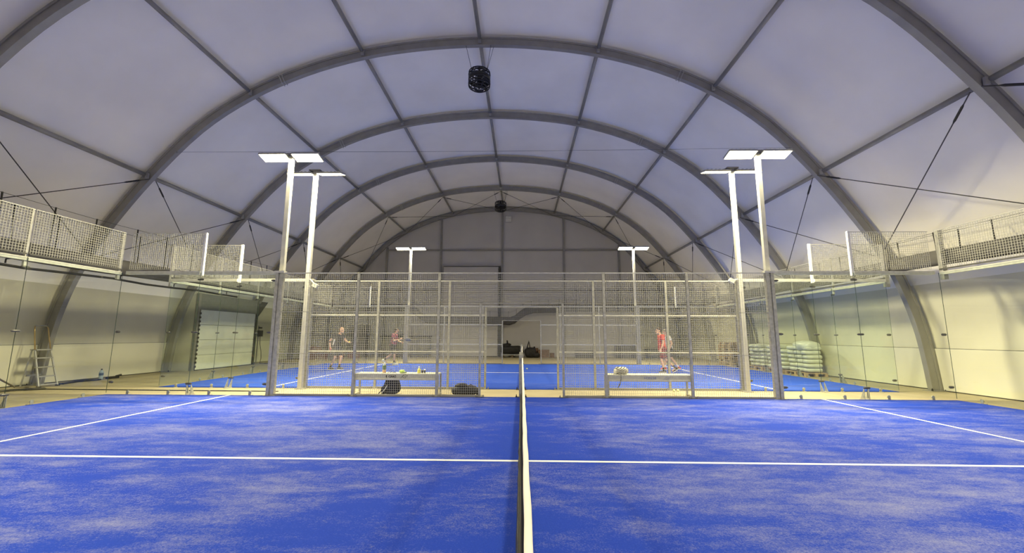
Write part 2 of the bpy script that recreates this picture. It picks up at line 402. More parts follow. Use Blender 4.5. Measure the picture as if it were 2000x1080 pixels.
# ------------------------------------------------------------------ air ducts
def duct(path, hw, hh, wire_dz, lab, normal_axis, n_straps, skip=0.35, nm='air_duct'):
    r = empty(nm, path[0], lab, 'air duct')
    mb = MB(); pts = [Vector(p) for p in path]; vs = []; n = 12; k = len(pts)
    for i, p in enumerate(pts):
        s = 1 + 0.06 * noise.noise(p * 0.9)
        for j in range(n):
            t = 2 * PI * j / n; c, s2 = math.cos(t), math.sin(t)
            h = hw * (abs(c) ** 0.7) * (1 if c > 0 else -1); z = hh * s * (abs(s2) ** 0.8) * (1 if s2 > 0 else -1)
            vs.append((p.x + h * normal_axis[0], p.y + h * normal_axis[1], p.z + z))
    fs = [(i * n + j, i * n + (j + 1) % n, (i + 1) * n + (j + 1) % n, (i + 1) * n + j) for i in range(k - 1) for j in range(n)]
    fs += [tuple(range(n - 1, -1, -1)), tuple((k - 1) * n + j for j in range(n))]
    mb.add(vs, fs).build('duct_sleeve', DUCT, r, True)
    for sgn in (-1, 1):
        a = [(p.x + sgn * hw * .9 * normal_axis[0], p.y + sgn * hw * .9 * normal_axis[1], p.z + wire_dz + (0.03 if sgn > 0 else -0.06)) for p in pts]
        MB().tube(a, 0.006, 4).build('suspension_wire', CABLE, r)
    # straps
    L = [0]
    for i in range(k - 1): L.append(L[-1] + (pts[i + 1] - pts[i]).length)
    for q in range(n_straps):
        d = (q + 0.3 + 0.35 * random.random()) / n_straps * L[-1]
        i = max(j for j in range(k - 1) if L[j] <= d); t = (d - L[i]) / (L[i + 1] - L[i]); p = pts[i].lerp(pts[i + 1], t)
        sgn = -1 if q % 2 else 1; o = sgn * hw * .8
        top = wire_dz + (0.03 if sgn > 0 else -0.06)
        lean = random.uniform(-.05, .05)
        b = Vector((p.x + o * normal_axis[0], p.y + o * normal_axis[1], p.z + hh * 0.55))
        tp = Vector((b.x + lean * abs(normal_axis[1]), b.y + lean * abs(normal_axis[0]), p.z + top + 0.02))
        MB().tube([b, b.lerp(tp, .5), tp], [0.014, 0.011, 0.017], 4).build('strap', STRAP, r)
ysd = [-4.5 + 0.8 * i for i in range(41)]
duct([(-11.2, y, 3.29 + 0.02 * math.sin(y * 1.1)) for y in ysd], 0.24, 0.22, 1.08, 'long flat charcoal fabric air duct hanging behind the left glass wall', (1, 0), 62)
duct([(10.26, y, 3.36 + 0.02 * math.sin(y * 1.3)) for y in ysd], 0.10, 0.19, 0.62, 'long flat charcoal fabric air duct hanging behind the right glass wall', (1, 0), 44)
far_path = [(-12.0, 3.2), (-10.5, 3.32), (-9.0, 3.33), (-7.9, 3.3), (-7.35, 3.15), (-6.9, 2.75), (-6.4, 2.5), (-5.2, 2.47), (-3.6, 2.46), (-2.2, 2.46), (-1.4, 2.46), (-0.8, 2.43), (-0.45, 2.55), (-0.1, 2.85), (0.3, 3.1), (0.8, 3.24), (1.6, 3.28), (3, 3.29), (5, 3.28), (7, 3.3), (8.6, 3.3), (9.6, 3.3)]
duct([(x, 28.3, z) for x, z in far_path], 0.2, 0.27, 0.62, 'charcoal fabric air duct with a step along the far end wall', (0, 1), 36)
# conduit below the left duct
r = empty('conduit', (-11.25, 0, 2.93), 'thin black conduit running behind the left glass wall under the duct', 'conduit')
MB().tube([(-11.25, y, 2.94 + 0.025 * math.sin(y * 1.9)) for y in [-4 + 1.0 * i for i in range(21)]], 0.032, 6).build('pipe', BLACK, r, True)
for y in (4.5, 8.6, 11.2, 13.0, 15.4):
    MB().tube([(-11.25, y, 2.97), (-11.25, y, 3.06), (-11.25, y + .12, 3.10)], 0.016, 5).build('hook', BLACK, r)

# ------------------------------------------------------------------ courts
G = 1.46; YA = 10.0; YN = YA + G; YF = YN + 10.0
def court(y0, m, name, label):
    r = empty(name, (0, y0 + 5, 0), label, 'court')
    MB().bbox((-10, y0, 0.0), (10, y0 + 10, 0.012)).build('turf_carpet', m, r)
    for x in (-6.95, 6.95):
        MB().bbox((x - .025, y0 + .02, 0.012), (x + .025, y0 + 9.98, 0.016)).build('service_line', LINE, r)
    MB().bbox((-6.95 + .025, y0 + 5 - .025, 0.012), (6.95 - .025, y0 + 5 + .025, 0.0155)).build('center_line', LINE, r)
court(0.0, TURF1, 'court_turf', 'near blue padel court, its carpet streaked with pale sand')
court(YN, TURF2, 'court_turf', 'far blue padel court, its carpet clean and even, beyond the wire fence')

def mesh_panel(mb, p, ux, uz, w, h, px=0.05, pz=0.0555, t=0.0043):
    p = Vector(p); ux = Vector(ux); uz = Vector(uz); n = ux.cross(uz)
    k = max(1, round(w / px)); k2 = max(1, round(h / pz))
    for i in range(k + 1):
        a = p + ux * (w * i / k); mb.wire(a, a + uz * h, t)
    for i in range(k2 + 1):
        a = p + uz * (h * i / k2) + n * 0.005; mb.wire(a, a + ux * w, t)
    return mb
def boxbar(a, b, w, d=None):
    d = d or w; return MB().bbox((min(a[0], b[0]) - w / 2 * (a[0] == b[0]), min(a[1], b[1]) - d / 2 * (a[1] == b[1]), min(a[2], b[2]) - w / 2 * (a[2] == b[2])),
                                 (max(a[0], b[0]) + w / 2 * (a[0] == b[0]), max(a[1], b[1]) + d / 2 * (a[1] == b[1]), max(a[2], b[2]) + w / 2 * (a[2] == b[2])))
HT = 2.96
def fence(y, inward, label):
    r = empty('wire_fence', (0, y, 0), label, 'fence')
    for x in (-4, -2, 2, 4): boxbar((x, y, 0), (x, y, HT), 0.06).build('post', GALV, r)
    for x in (-0.98, 1.0): boxbar((x, y, 0), (x, y, 2.22), 0.05).build('door_post', GALV, r)
    for a, b in ((-5.93, 5.93),): boxbar((a, y, HT), (b, y, HT), 0.022 if abs(y - YA) < .1 else 0.034).build('top_rail', RAILW, r)
    boxbar((-0.98, y, 2.22), (1.0, y, 2.22), 0.022).build('door_lintel', GALV, r)
    xs = [-5.93, -4, -2, -0.98, 1.0, 2, 4, 5.93]
    for i in range(7):
        a, b = xs[i], xs[i + 1]
        if i == 3:
            mesh_panel(MB(), (a, y, 2.23), (1, 0, 0), (0, 0, 1), b - a, HT - 2.25).build('mesh_panel', WIRE, r, kind='stuff'); continue
        mesh_panel(MB(), (a + .03, y, 0.06), (1, 0, 0), (0, 0, 1), b - a - .06, HT - 0.08).build('mesh_panel', WIRE, r, kind='stuff')
        for z in (1.0, 2.0): boxbar((a + .03, y, z), (b - .03, y, z), *((0.016, 0.016) if abs(y - YA) < .1 else (0.04, 0.03))).build('rail', GALV if abs(y - YA) < .1 else RAILW, r)
        boxbar((a + .03, y, 0.03), (b - .03, y, 0.03), 0.045, 0.05).build('base_rail', ALU, r)
    for x in (-4, -2, -.98, 1.0, 2, 4):
        mb = MB().bbox((x - .11, y - .06, 0), (x + .11, y + .06, 0.012))
        for q in (-.09, .09): mb.lathe((x + q, y - .03, .012), [(0.018, 0), (0.018, .025), (.01, .026), (.01, .05)], 6)
        mb.build('base_plate', ALU, r)
    return r
fence(YA - 0.02, -1, 'near wire mesh fence on the near court side of the concrete gap')
fence(YN + 0.02, 1, 'middle wire mesh fence behind the benches on the far side of the gap')
fence(YF, 1, 'farthest wire mesh fence closing the far court before the end wall')

def clamp(r, x, y, z, along):     # oval double clamp across a pane joint
    mb = MB()
    d = Vector(along)
    mb.tube([Vector((x, y, z)) - d * .075, Vector((x, y, z)) - d * .055, Vector((x, y, z)) + d * .055, Vector((x, y, z)) + d * .075], [0.012, 0.025, 0.025, 0.012], 8)
    return mb.build('glass_clamp', CLAMP, r, True)
def pane(r, a, b, z0=0.045, z1=2.97):
    a = Vector(a); b = Vector(b); d = (b - a).normalized(); n = Vector((-d.y, d.x, 0)) * 0.004
    a2 = a + d * .003; b2 = b - d * .003
    vs = [a2 - n, b2 - n, b2 + n, a2 + n]
    vs = [(p.x, p.y, z0) for p in vs] + [(p.x, p.y, z1) for p in vs]
    mb = MB().add(vs, [(0, 1, 5, 4), (2, 3, 7, 6)], 0).add(vs, [(1, 2, 6, 5), (3, 0, 4, 7), (4, 5, 6, 7), (3, 2, 1, 0)], 1)
    return mb.build('glass_pane', [GLASS, GEDGE], r)
def gusset(r, p, nrm):            # small triangular buttress foot on the outside of a pane joint
    p = Vector(p); n = Vector(nrm); t = Vector((-n.y, n.x, 0)) * .05
    mb = MB(); q = n * .14
    for s in (-1, 1):
        o = t * s
        vs = [p + o, p + o + q, p + o + n * .02 + Vector((0, 0, .24)), p + o + Vector((0, 0, .24))]
        vs += [v + t * .16 * s for v in vs]
        mb.add(vs, [(0, 1, 2, 3), (7, 6, 5, 4), (0, 4, 5, 1), (1, 5, 6, 2), (2, 6, 7, 3), (3, 7, 4, 0)])
    mb.add([p - t * 1.4, p + t * 1.4, p + t * 1.4 + q * 1.1, p - t * 1.4 + q * 1.1] + [v + Vector((0, 0, .012)) for v in (p - t * 1.4, p + t * 1.4, p + t * 1.4 + q * 1.1, p - t * 1.4 + q * 1.1)],
           [(3, 2, 1, 0), (4, 5, 6, 7), (0, 1, 5, 4), (1, 2, 6, 5), (2, 3, 7, 6), (3, 0, 4, 7)])
    return mb.build('buttress_foot', GALV, r)
def bracket(r, p, nrm):           # little foot bracket holding the pane edge
    p = Vector(p); n = Vector(nrm); mb = MB()
    t = Vector((-n.y, n.x, 0))
    vs = [p - t * .035, p + t * .035, p + t * .035 + n * .10, p - t * .035 + n * .10]
    vs2 = [v + Vector((0, 0, .012)) for v in vs]
    mb.add(vs + vs2, [(3, 2, 1, 0), (4, 5, 6, 7), (0, 1, 5, 4), (1, 2, 6, 5), (2, 3, 7, 6), (3, 0, 4, 7)])
    c = p + n * .015 + Vector((0, 0, .07))
    R = Vector((0, 0, 1)).rotation_difference(n).to_matrix()
    mb.lathe(c, [(0.036, 0), (0.036, .02), (0.02, .024)], 10, 0, R)
    vs = [p - t * .03 + n * .012, p + t * .03 + n * .012, p + t * .03 + n * .012 + Vector((0, 0, .09)), p - t * .03 + n * .012 + Vector((0, 0, .09))]
    mb.add(vs + [v + n * .008 for v in vs], [(0, 1, 2, 3), (7, 6, 5, 4), (0, 4, 5, 1), (1, 5, 6, 2), (2, 6, 7, 3), (3, 7, 4, 0)])
    return mb.build('foot_bracket', GALV, r)
BEAM = RAILW
def back_wall(sx, y0, label):     # 10 m of glass with a metre of wire mesh on top
    x = sx * 10.0; r = empty('glass_wall', (x, y0 + 5, 0), label, 'glass wall'); n = (sx, 0, 0)
    for k in range(5):
        a, b = y0 + 2 * k, y0 + 2 * k + 2
        pane(r, (x, a, 0), (x, b, 0))
        mesh_panel(MB(), (x + sx * .02, a + .03, 3.06), (0, 1, 0), (0, 0, 1), 1.94, 0.92, t=0.0058).build('mesh_panel', WIRE, r, kind='stuff')
        for z in (3.05, 3.985): boxbar((x + sx * .02, a + .02, z), (x + sx * .02, b - .02, z), 0.012 if z > 3.5 else .03, 0.02).build('mesh_frame_rail', RAILW if z > 3.5 else CLAMP, r)
        boxbar((x + sx * .05, a + .01, 2.955), (x + sx * .05, b - .01, 2.955), 0.075, 0.09).build('glass_beam', BEAM, r)
        for q in (0.5, 1.5):
            if not (k == 0 and q < 1): bracket(r, (x + sx * .007, a + q, 0), n)
    for k in range(6):
        y = y0 + 2 * k; yy = min(max(y, y0 + .05), y0 + 9.95)
        boxbar((x + sx * .07, yy, 2.80), (x + sx * .07, yy, 4.0), 0.045 if 0 < k < 5 else (0.06 if sx < 0 else 0.10)).build('post', RAILW if 0 < k < 5 or sx < 0 else GALV, r)  # left corner posts get paler zinc, their lit look put into the colour
        if 0 < k < 5:
            clamp(r, x, y, 1.5, (0, 1, 0)); clamp(r, x, y, 0.27, (0, 1, 0)); clamp(r, x + sx * .03, y, 2.78, (0, 1, 0))
            gusset(r, (x + sx * .01, y, 0), n)
    return r
def side_wall(sx, y, out, label): # 4 m return: two panes, the outer one stepped up with wire mesh
    r = empty('glass_return', (sx * 8.0, y, 0), label, 'glass wall'); n = (0, out, 0)
    X = lambda d: sx * (10.0 - d)
    pane(r, (min(X(0), X(2)), y, 0), (max(X(0), X(2)), y, 0)); pane(r, (min(X(2), X(4)), y, 0), (max(X(2), X(4)), y, 0))
    a, b = sorted((X(.10), X(2)))
    mesh_panel(MB(), (a + .03, y + out * .03, 3.06), (1, 0, 0), (0, 0, 1), b - a - .06, 0.92, t=0.0055).build('mesh_panel', WIRE, r, kind='stuff')
    boxbar((a, y + out * .03, 3.985), (b, y + out * .03, 3.985), 0.014).build('mesh_frame_rail', RAILW, r)
    boxbar((X(2), y + out * .04, 2.90), (X(2), y + out * .04, 4.0), 0.055).build('step_post', WHITE, r)
    for d in (0, 2):
        a, b = sorted((X(d + .08), X(d + 1.97)))
        boxbar((a, y + out * .05, 2.97), (b, y + out * .05, 2.97), 0.08, 0.10).build('glass_beam', RAILW, r)
        for q in (0.5, 1.5): bracket(r, (X(d + q), y + out * .007, 0), n)
    clamp(r, X(2), y, 1.5, (1, 0, 0)); clamp(r, X(2), y, 0.27, (1, 0, 0)); clamp(r, X(2), y + out * .02, 2.80, (1, 0, 0))
    for z in (1.5, 0.27, 2.78): MB().tube([(X(3.80), y, z), (X(3.84), y, z), (X(3.92), y, z), (X(3.96), y, z)], [.012, .03, .03, .012], 8).build('glass_clamp', CLAMP, r, True)
    for z in (1.5, 0.30): MB().tube([(X(.03), y, z), (X(.05), y, z), (X(.12), y, z), (X(.14), y, z)], [.012, .03, .03, .012], 8).build('glass_clamp', CLAMP, r, True)
    gusset(r, (X(2), y + out * .01, 0), n)
    # the strong corner post at the end of the glass
    cp = MB(); cx = X(4.02)
    cp.bbox((cx - .095, y - .05, 0), (cx - .02, y + .05, HT)); cp.bbox((cx + .02, y - .05, 0), (cx + .095, y + .05, HT)); cp.bbox((cx - .02, y - .02, 0), (cx + .02, y + .02, HT))
    cp.build('corner_post', GALV, r)
    MB().bbox((cx - .14, y - .09, 0), (cx + .14, y + .09, .015)).build('base_plate', GALV, r)
    MB().bbox((cx - .12, y - .07, HT), (cx + .12, y + .07, HT + .05)).build('cap_plate', RAILW, r)
    return r
back_wall(-1, 0, 'left end glass wall of the near court, wire mesh on top')
back_wall(1, 0, 'right end glass wall of the near court, wire mesh on top')
back_wall(-1, YN, 'left end glass wall of the far court with wire mesh on top')
back_wall(1, YN, 'right end glass wall of the far court with wire mesh on top')
side_wall(-1, YA, 1, 'stepped glass return at the left end of the near court fence')
side_wall(1, YA, 1, 'stepped glass return at the right end of the near court fence')
side_wall(-1, YN, -1, 'stepped glass return at the left end of the middle fence')
side_wall(1, YN, -1, 'stepped glass return at the right end of the middle fence')
side_wall(-1, YF, 1, 'stepped glass return at the left end of the farthest fence')
side_wall(1, YF, 1, 'stepped glass return at the right end of the farthest fence')

# nets
def net(y0, label, sag=0.03):
    r = empty('padel_net', (0, y0 + 5, 0), label, 'net')
    def X(t, z): return 0.004 + 0.032 * (z / 0.9) + 0.006 * math.sin(t * 9 + z * 5) * (1 - z)
    def ztop(t): return 0.92 - 0.04 * (1 - (2 * t - 1) ** 2)
    mb = MB(); n = 224
    for i in range(n + 1):
        t = i / n; y = y0 + .06 + 9.88 * t
        mb.tube([(X(t, z * ztop(t)), y, 0.02 + z * (ztop(t) - 0.05)) for z in (0, .5, 1)], 0.0017, 3, False)
    for k in range(20):
        z = k / 20
        mb.tube([(X(t, z), y0 + .06 + 9.88 * t, 0.02 + z * (ztop(t) - 0.05)) for t in [j / 30 for j in range(31)]], 0.0017, 3, False)
    mb.build('net_mesh', NETC, r, kind='stuff')
    # black lower hem that hangs doubled on the carpet
    mb = MB(); vs = []
    for j in range(61):
        t = j / 60; y = y0 + .06 + 9.88 * t; w = 0.012 * math.sin(j * 1.9) + 0.006 * math.sin(j * 4.1)
        vs += [(-.026 + w * .3, y, .016), (-.020 + w * .5, y, .07 + w), (-.006, y, .12 + w), (0.012, y, .02)]
    for j in range(60):
        for k in range(3): mb.f.append((j * 4 + k, j * 4 + k + 1, j * 4 + k + 5, j * 4 + k + 4)); mb.m.append(0)
    mb.v = vs; mb.build('net_hem', NETC, r, True)
    mb = MB(); vs = []
    for j in range(81):
        t = j / 80; y = y0 + .07 + 9.86 * t; zt = ztop(t); w = 0.0012 * math.sin(j * 1.3)
        for dx, z in ((.020, zt - .055), (.020, zt - .005), (.014, zt), (-.001, zt), (-.006, zt - .005), (-.006, zt - .055)): vs.append((.026 + dx * .9 + w, y, z))
    for j in range(80):
        for k in range(6): mb.f.append((j * 6 + k, j * 6 + (k + 1) % 6, (j + 1) * 6 + (k + 1) % 6, (j + 1) * 6 + k)); mb.m.append(0)
    mb.v = vs; mb.build('net_tape', TAPE, r, True)
    for y, top in ((y0 + 10.02, 1.0), (y0 - .02, 1.0)):
        mb = MB(); mb.bbox((-.05, y - .04, 0), (.055, y + .04, top)); mb.bbox((-.02, y - .055, top - .12), (.03, y - .04, top - .02))
        p = mb.build('net_post', GALV, r)
        q = MB().bbox((-.14, y - .06, 0), (.14, y + .06, .014))
        for s in (-.11, .11): q.lathe((s, y - .03, .014), [(.016, 0), (.016, .03), (.009, .031), (.009, .06)], 6)
        q.build('base_plate', BLACK, r)
net(0, 'near padel net with white tape, running from the foreground to the gap')
net(YN, 'far padel net seen end on beyond the gap, only its white tape standing clear')

# ------------------------------------------------------------------ light poles
POLE = mat('pole_grey', (0.52, 0.52, 0.50), 0.4, 0.2, var=0.04)
def light_pole(x, y, aim, label, ztop=6.08):
    r = empty('light_pole', (x, y, 0), label, 'light pole')
    MB().bbox((x - .052, y - .05, 0), (x + .052, y + .05, ztop - .04)).build('pole', POLE, r)
    MB().bbox((x - .10, y - .09, 0), (x + .10, y + .09, .016)).build('base_plate', GALV, r)
    MB().bbox((x - .16, y - .10, ztop + .05), (x + .16, y + .10, ztop + .085)).build('top_bracket', ALU, r)
    MB().bbox((x - .05, y - .05, ztop - .04), (x + .05, y + .05, ztop + .05)).build('neck', ALU, r)
    tilt = math.radians(13) * aim
    R = Matrix.Rotation(tilt, 3, 'X')
    for s in (-1, 1):
        c = Vector((x + s * .43, y + aim * .02, ztop))
        h = MB().box(c, (.72, .34, .05), R)
        for q in range(6): h.box(c + R @ Vector((-.28 + q * .112, 0, .035)), (.012, .30, .03), R)
        h.build('lamp_head', ALU_L, r)
        MB().box(c + R @ Vector((0, 0, -.028)), (.69, .31, .006), R).build('led_panel', LEDM, r)
        ld = bpy.data.lights.new('lamp_light', 'AREA'); ld.shape = 'RECTANGLE'; ld.size = .68; ld.size_y = .30
        ld.energy = LED_WATT; ld.color = LED; ld.spread = math.radians(LED_SPREAD)
        lo = bpy.data.objects.new('lamp_light', ld); COL.objects.link(lo); lo.parent = r
        lo.location = c + R @ Vector((0, 0, -.036)) - ORG[r.name]; lo.rotation_euler = (tilt, 0, 0)
PX = 5.95
light_pole(-6.06, YA + .20, -1, 'tall light pole behind the left corner post of the near fence')
light_pole(6.07, YA + .20, -1, 'tall light pole behind the right corner post of the near fence')
light_pole(-PX, YN - .19, 1, 'light pole in the gap just right of the left corner, lamp facing away')
light_pole(PX, YN - .19, 1, 'light pole in the gap just left of the right corner, lamp facing away')
light_pole(-PX, YF + .19, -1, 'small distant light pole at the left of the farthest fence')
light_pole(PX, YF + .19, -1, 'small distant light pole at the right of the farthest fence')
light_pole(-PX, -.14, 1, 'light pole behind the camera on the left of the near court')
light_pole(PX, -.14, 1, 'light pole behind the camera on the right of the near court')
# small fittings on the pole corners
def fitting(p, d, label):
    p = Vector(p); r = empty('corner_fitting', p, label, 'fitting')
    q = p + Vector(d)
    MB().tube([p, q], .018, 6).build('arm', RAILW, r)
    MB().box(q + Vector((0, 0, -.02)), (.14, .10, .10), Matrix.Rotation(.5, 3, 'Y')).build('housing', RAILW, r)
fitting((-5.895, 11.27, 2.98), (.17, -.02, -.16), 'small cream fitting on a short arm on the left pole in the gap')
fitting((5.895, 11.27, 2.98), (-.17, -.02, -.02), 'small cream fitting on a short arm on the right pole in the gap')

# ------------------------------------------------------------------ doors and wall fixtures
# door_1: sectional door in a boxed bay on the left wall
DX, DY0, DY1, DH = -13.15, 16.62, 20.15, 2.46
d1 = empty('door_1', (DX, (DY0 + DY1) / 2, 0), kind='structure')
for i in range(4):
    z0 = i * DH / 4
    MB().bbox((DX - .045, DY0, z0 + .006), (DX, DY1, z0 + DH / 4 - .006)).build('door_panel', DOORP, d1)
DARKG = mat('dark_grey_metal', (0.06, 0.062, 0.06), 0.5, 0.2)
LINT = mat('grey_lintel_sheet', (0.20, 0.21, 0.20), 0.5, 0.1)
MB().bbox((DX - .03, DY0 - .16, DH), (DX + .01, DY1 + .14, 3.12)).build('lintel_panel', LINT, d1)
MB().bbox((DX - .10, DY0 - .17, 0), (DX + .03, DY0 - .05, 3.12)).build('door_jamb', ALU, d1)
MB().bbox((DX - .10, DY1 + .06, 0), (DX + .03, DY1 + .16, 3.12)).build('door_jamb', DARKG, d1)
MB().bbox((DX - 1.0, DY0 - .15, 0), (DX - .10, DY0 - .11, 3.10)).build('side_panel', SKIRT, d1)
MB().bbox((DX - 1.0, DY1 + .11, 0), (DX - .10, DY1 + .15, 3.10)).build('side_panel', SKIRT, d1)
for y in (DY0 - .02, DY1 + .02):
    mb = MB().bbox((DX - .02, y - .03, 0), (DX + .015, y + .03, DH))
    for i in range(14): mb.bbox((DX + .015, y - .05, .12 + i * .165), (DX + .04, y + .05, .20 + i * .165))
    mb.build('hinge_track', BLACK, d1)
MB().bbox((DX - .02, DY0, 0), (DX + .02, DY1, .035)).build('bottom_seal', BLACK, d1)
mb = MB(); mb.add([(DX + .02, DY1 + .2, 2.35), (DX + .02, DY1 + .2, 3.1), (DX + .02, DY1 + .9, 3.1), (DX - .02, DY1 + .2, 2.35), (DX - .02, DY1 + .2, 3.1), (DX - .02, DY1 + .9, 3.1)],
                   [(0, 1, 2), (5, 4, 3), (0, 3, 4, 1), (1, 4, 5, 2), (2, 5, 3, 0)]); mb.build('corner_brace', DARKG, d1)
r = empty('control_box', (DX + .02, DY1 + .42, 1.5), 'small dark door control box with a cable beside the left door', 'control box')
MB().bbox((DX - .04, DY1 + .30, 1.36), (DX + .10, DY1 + .56, 1.66)).build('housing', BLACK, r)
MB().bbox((DX + .0, DY1 + .33, 1.75), (DX + .08, DY1 + .50, 1.83)).build('switch', BLACK, r)
MB().bbox((DX - .06, DY1 + .38, 0), (DX - .04, DY1 + .46, 1.9)).build('backing_strip', ALU, r)
MB().tube([(DX + .05, DY1 + .42, 1.36), (DX + .06, DY1 + .44, 1.0), (DX + .08, DY1 + .56, .6), (DX + .07, DY1 + .62, .3), (DX + .1, DY1 + .5, .03), (DX + .3, DY1 + .7, .02), (DX + .1, DY1 + .9, .02), (DX + .4, DY1 + 1.0, .02)], .014, 6).build('cable', BLACK, r)
# door_2: tall sectional door in the end wall
d2 = empty('door_2', (-3.6, YE - .1, 0), kind='structure')
for i in range(10):
    MB().bbox((-5.55, YE - .20, i * .63 + .008), (-1.66, YE - .155, (i + 1) * .63 - .008)).build('door_panel', ENDW, d2)
for x in (-5.62, -1.56):
    mb = MB().bbox((x - .07, YE - .23, 0), (x + .07, YE - .145, 6.35))
    for i in range(20): mb.bbox((x - .09, YE - .26, .2 + i * .31), (x + .09, YE - .23, .28 + i * .31))
    mb.build('door_track', DARKG if x > -2 else ALU, d2)
MB().bbox((-5.6, YE - .22, 6.32), (-1.6, YE - .155, 6.35)).build('door_head', DARKG, d2)
MB().bbox((-5.55, YE - .21, 0), (-1.66, YE - .15, .05)).build('bottom_seal', BLACK, d2)
r = empty('wall_vent', (-.95, YE - .05, 9.85), 'pale louvred vent high on the end wall beside the ridge post', 'vent')
MB().bbox((-1.18, YE - .06, 9.62), (-.72, YE - .02, 10.08)).build('frame', ALU_L, r)
for i in range(5): MB().box((-.95, YE - .075, 9.68 + i * .085), (.42, .012, .055), Matrix.Rotation(.6, 3, 'X')).build('slat', WHITE, r)

# ------------------------------------------------------------------ hanging fans
def fan(y, z, label, s=1.0):
    c = Vector((CX, y, z)); r = empty('hanging_fan', c, label, 'fan')
    R = .345 * s
    def ring(rad, zz, t, name):
        MB().tube([c + Vector((rad * math.cos(a), rad * math.sin(a), zz)) for a in [2 * PI * i / 28 for i in range(29)]], t, 6, False).build(name, BLACK, r, True)
    mb = MB(); n = 32
    for i in range(n):
        a = 2 * PI * i / n
        for rr, zz in ((R - .012, -.075), (R + .012, -.075), (R + .012, .075), (R - .012, .075)): mb.v.append((c.x + rr * math.cos(a), c.y + rr * math.sin(a), c.z + zz * s))
    for i in range(n):
        for j in range(4): mb.f.append((i * 4 + j, ((i + 1) % n) * 4 + j, ((i + 1) % n) * 4 + (j + 1) % 4, i * 4 + (j + 1) % 4)); mb.m.append(0)
    mb.build('shroud', BLACK, r, True)
    for sg in (-1, 1):
        for rad, zz in ((.345, .155), (.338, .235), (.26, .29), (.16, .315)): ring(rad * s, sg * zz * s, .017, 'guard_ring')
        for k in range(6):
            a = 2 * PI * k / 6; d = Vector((math.cos(a), math.sin(a), 0))
            MB().tube([c + d * .345 * s + Vector((0, 0, sg * .06 * s)), c + d * .345 * s + Vector((0, 0, sg * .20 * s)), c + d * .335 * s + Vector((0, 0, sg * .25 * s)), c + d * .27 * s + Vector((0, 0, sg * .29 * s)), c + d * .06 * s + Vector((0, 0, sg * .325 * s))], .015, 5).build('guard_bar', BLACK, r)
    MB().lathe(c, [(.04, -.32 * s), (.06, -.20 * s), (.075, -.1), (.075, .12), (.05, .30 * s), (.03, .36 * s)], 14).build('motor', BLACK, r, True)
    for k in range(5):
        a = 2 * PI * k / 5; d = Vector((math.cos(a), math.sin(a), 0)); e = Vector((-d.y, d.x, 0))
        p, q = c + d * .1, c + d * .31 * s
        vs = [p - e * .04 + Vector((0, 0, .03)), p + e * .04 - Vector((0, 0, .03)), q + e * .09 - Vector((0, 0, .04)), q - e * .09 + Vector((0, 0, .04))]
        MB().add(vs + [v + Vector((0, 0, .008)) for v in vs], [(3, 2, 1, 0), (4, 5, 6, 7), (0, 1, 5, 4), (1, 2, 6, 5), (2, 3, 7, 6), (3, 0, 4, 7)]).build('blade', BLACK, r)
    zt = arc(u_at_dx(.4), 0)[1]
    for sx, dy in ((-1, -.03), (1, .03), (1, -.05)):
        MB().tube([c + Vector((sx * .24 * s, 0, .28 * s)), (c.x + sx * .40 + dy, y + dy, zt)], .007, 5).build('suspension_cable', CABLE, r)
fan(Y0, 9.30, 'larger looking black caged fan hanging from the second roof arch', .95)
fan(FR[4], 9.40, 'smaller looking black caged fan far off under the fifth roof arch')

# ------------------------------------------------------------------ benches and the things on them
SEATM = mat('bench_zinc', (0.50, 0.50, 0.44), 0.45, 0.2, var=0.06, scale=12)
INK = mat('dark_print', (0.03, 0.03, 0.028), 0.7)
INKB = mat('faded_blue_print', (0.25, 0.28, 0.42), 0.7)
BY0, BY1, BZ = 10.12, 10.50, 0.525
def bench(x0, x1, label):
    r = empty('bench', ((x0 + x1) / 2, 10.3, 0), label, 'bench')
    MB().bbox((x0, BY0, BZ - .03), (x1, BY1, BZ)).build('seat', SEATM, r)
    MB().bbox((x0 + .02, BY0 - .012, BZ - .115), (x1 - .02, BY0, BZ - .006)).build('apron', SEATM, r)
    MB().bbox((x0 + .02, BY0 - .03, BZ - .155), (x1 - .02, BY0 + .01, BZ - .115)).build('lower_rail', RAILW, r)
    for x in (x0, x1):
        for yy in (BY0 + .01, BY1 - .04):
            MB().tube([(x, yy, BZ - .03), (x, yy + (.02 if yy > 10.3 else -.02), 0)], .028, 4).build('leg', GALV, r)
        MB().bbox((x - .02, BY0, .02), (x + .02, BY1, .05)).build('foot_bar', GALV, r)
    return r
b1 = bench(-4.02, -2.0, 'left zinc bench with dark lettering on its apron and bottles on top')
b2 = bench(2.07, 4.06, 'right zinc bench with a striped bag on its left end')
def text(s, loc, size, m, parent, sx=1.0):
    cu = bpy.data.curves.new('lettering', 'FONT'); cu.body = s; cu.size = size; cu.extrude = 0.002; cu.offset = 0.004
    cu.resolution_u = 3; tmp = bpy.data.objects.new('lettering', cu); me = bpy.data.meshes.new_from_object(tmp)
    bpy.data.objects.remove(tmp); o = bpy.data.objects.new('lettering', me); COL.objects.link(o); me.materials.clear(); me.materials.append(m); o.parent = parent; o['kind'] = 'stuff'
    o.location = Vector(loc) - ORG[parent.name]; o.rotation_euler = (PI / 2, 0, 0); o.scale = (sx, 1, 1)
    return o
text('E  CAAO', (-3.26, BY0 - .017, BZ - .095), .075, INK, b1, 0.86)
text('HOPAOEI', (2.92, BY0 - .017, BZ - .095), .07, INKB, b2, 0.95)
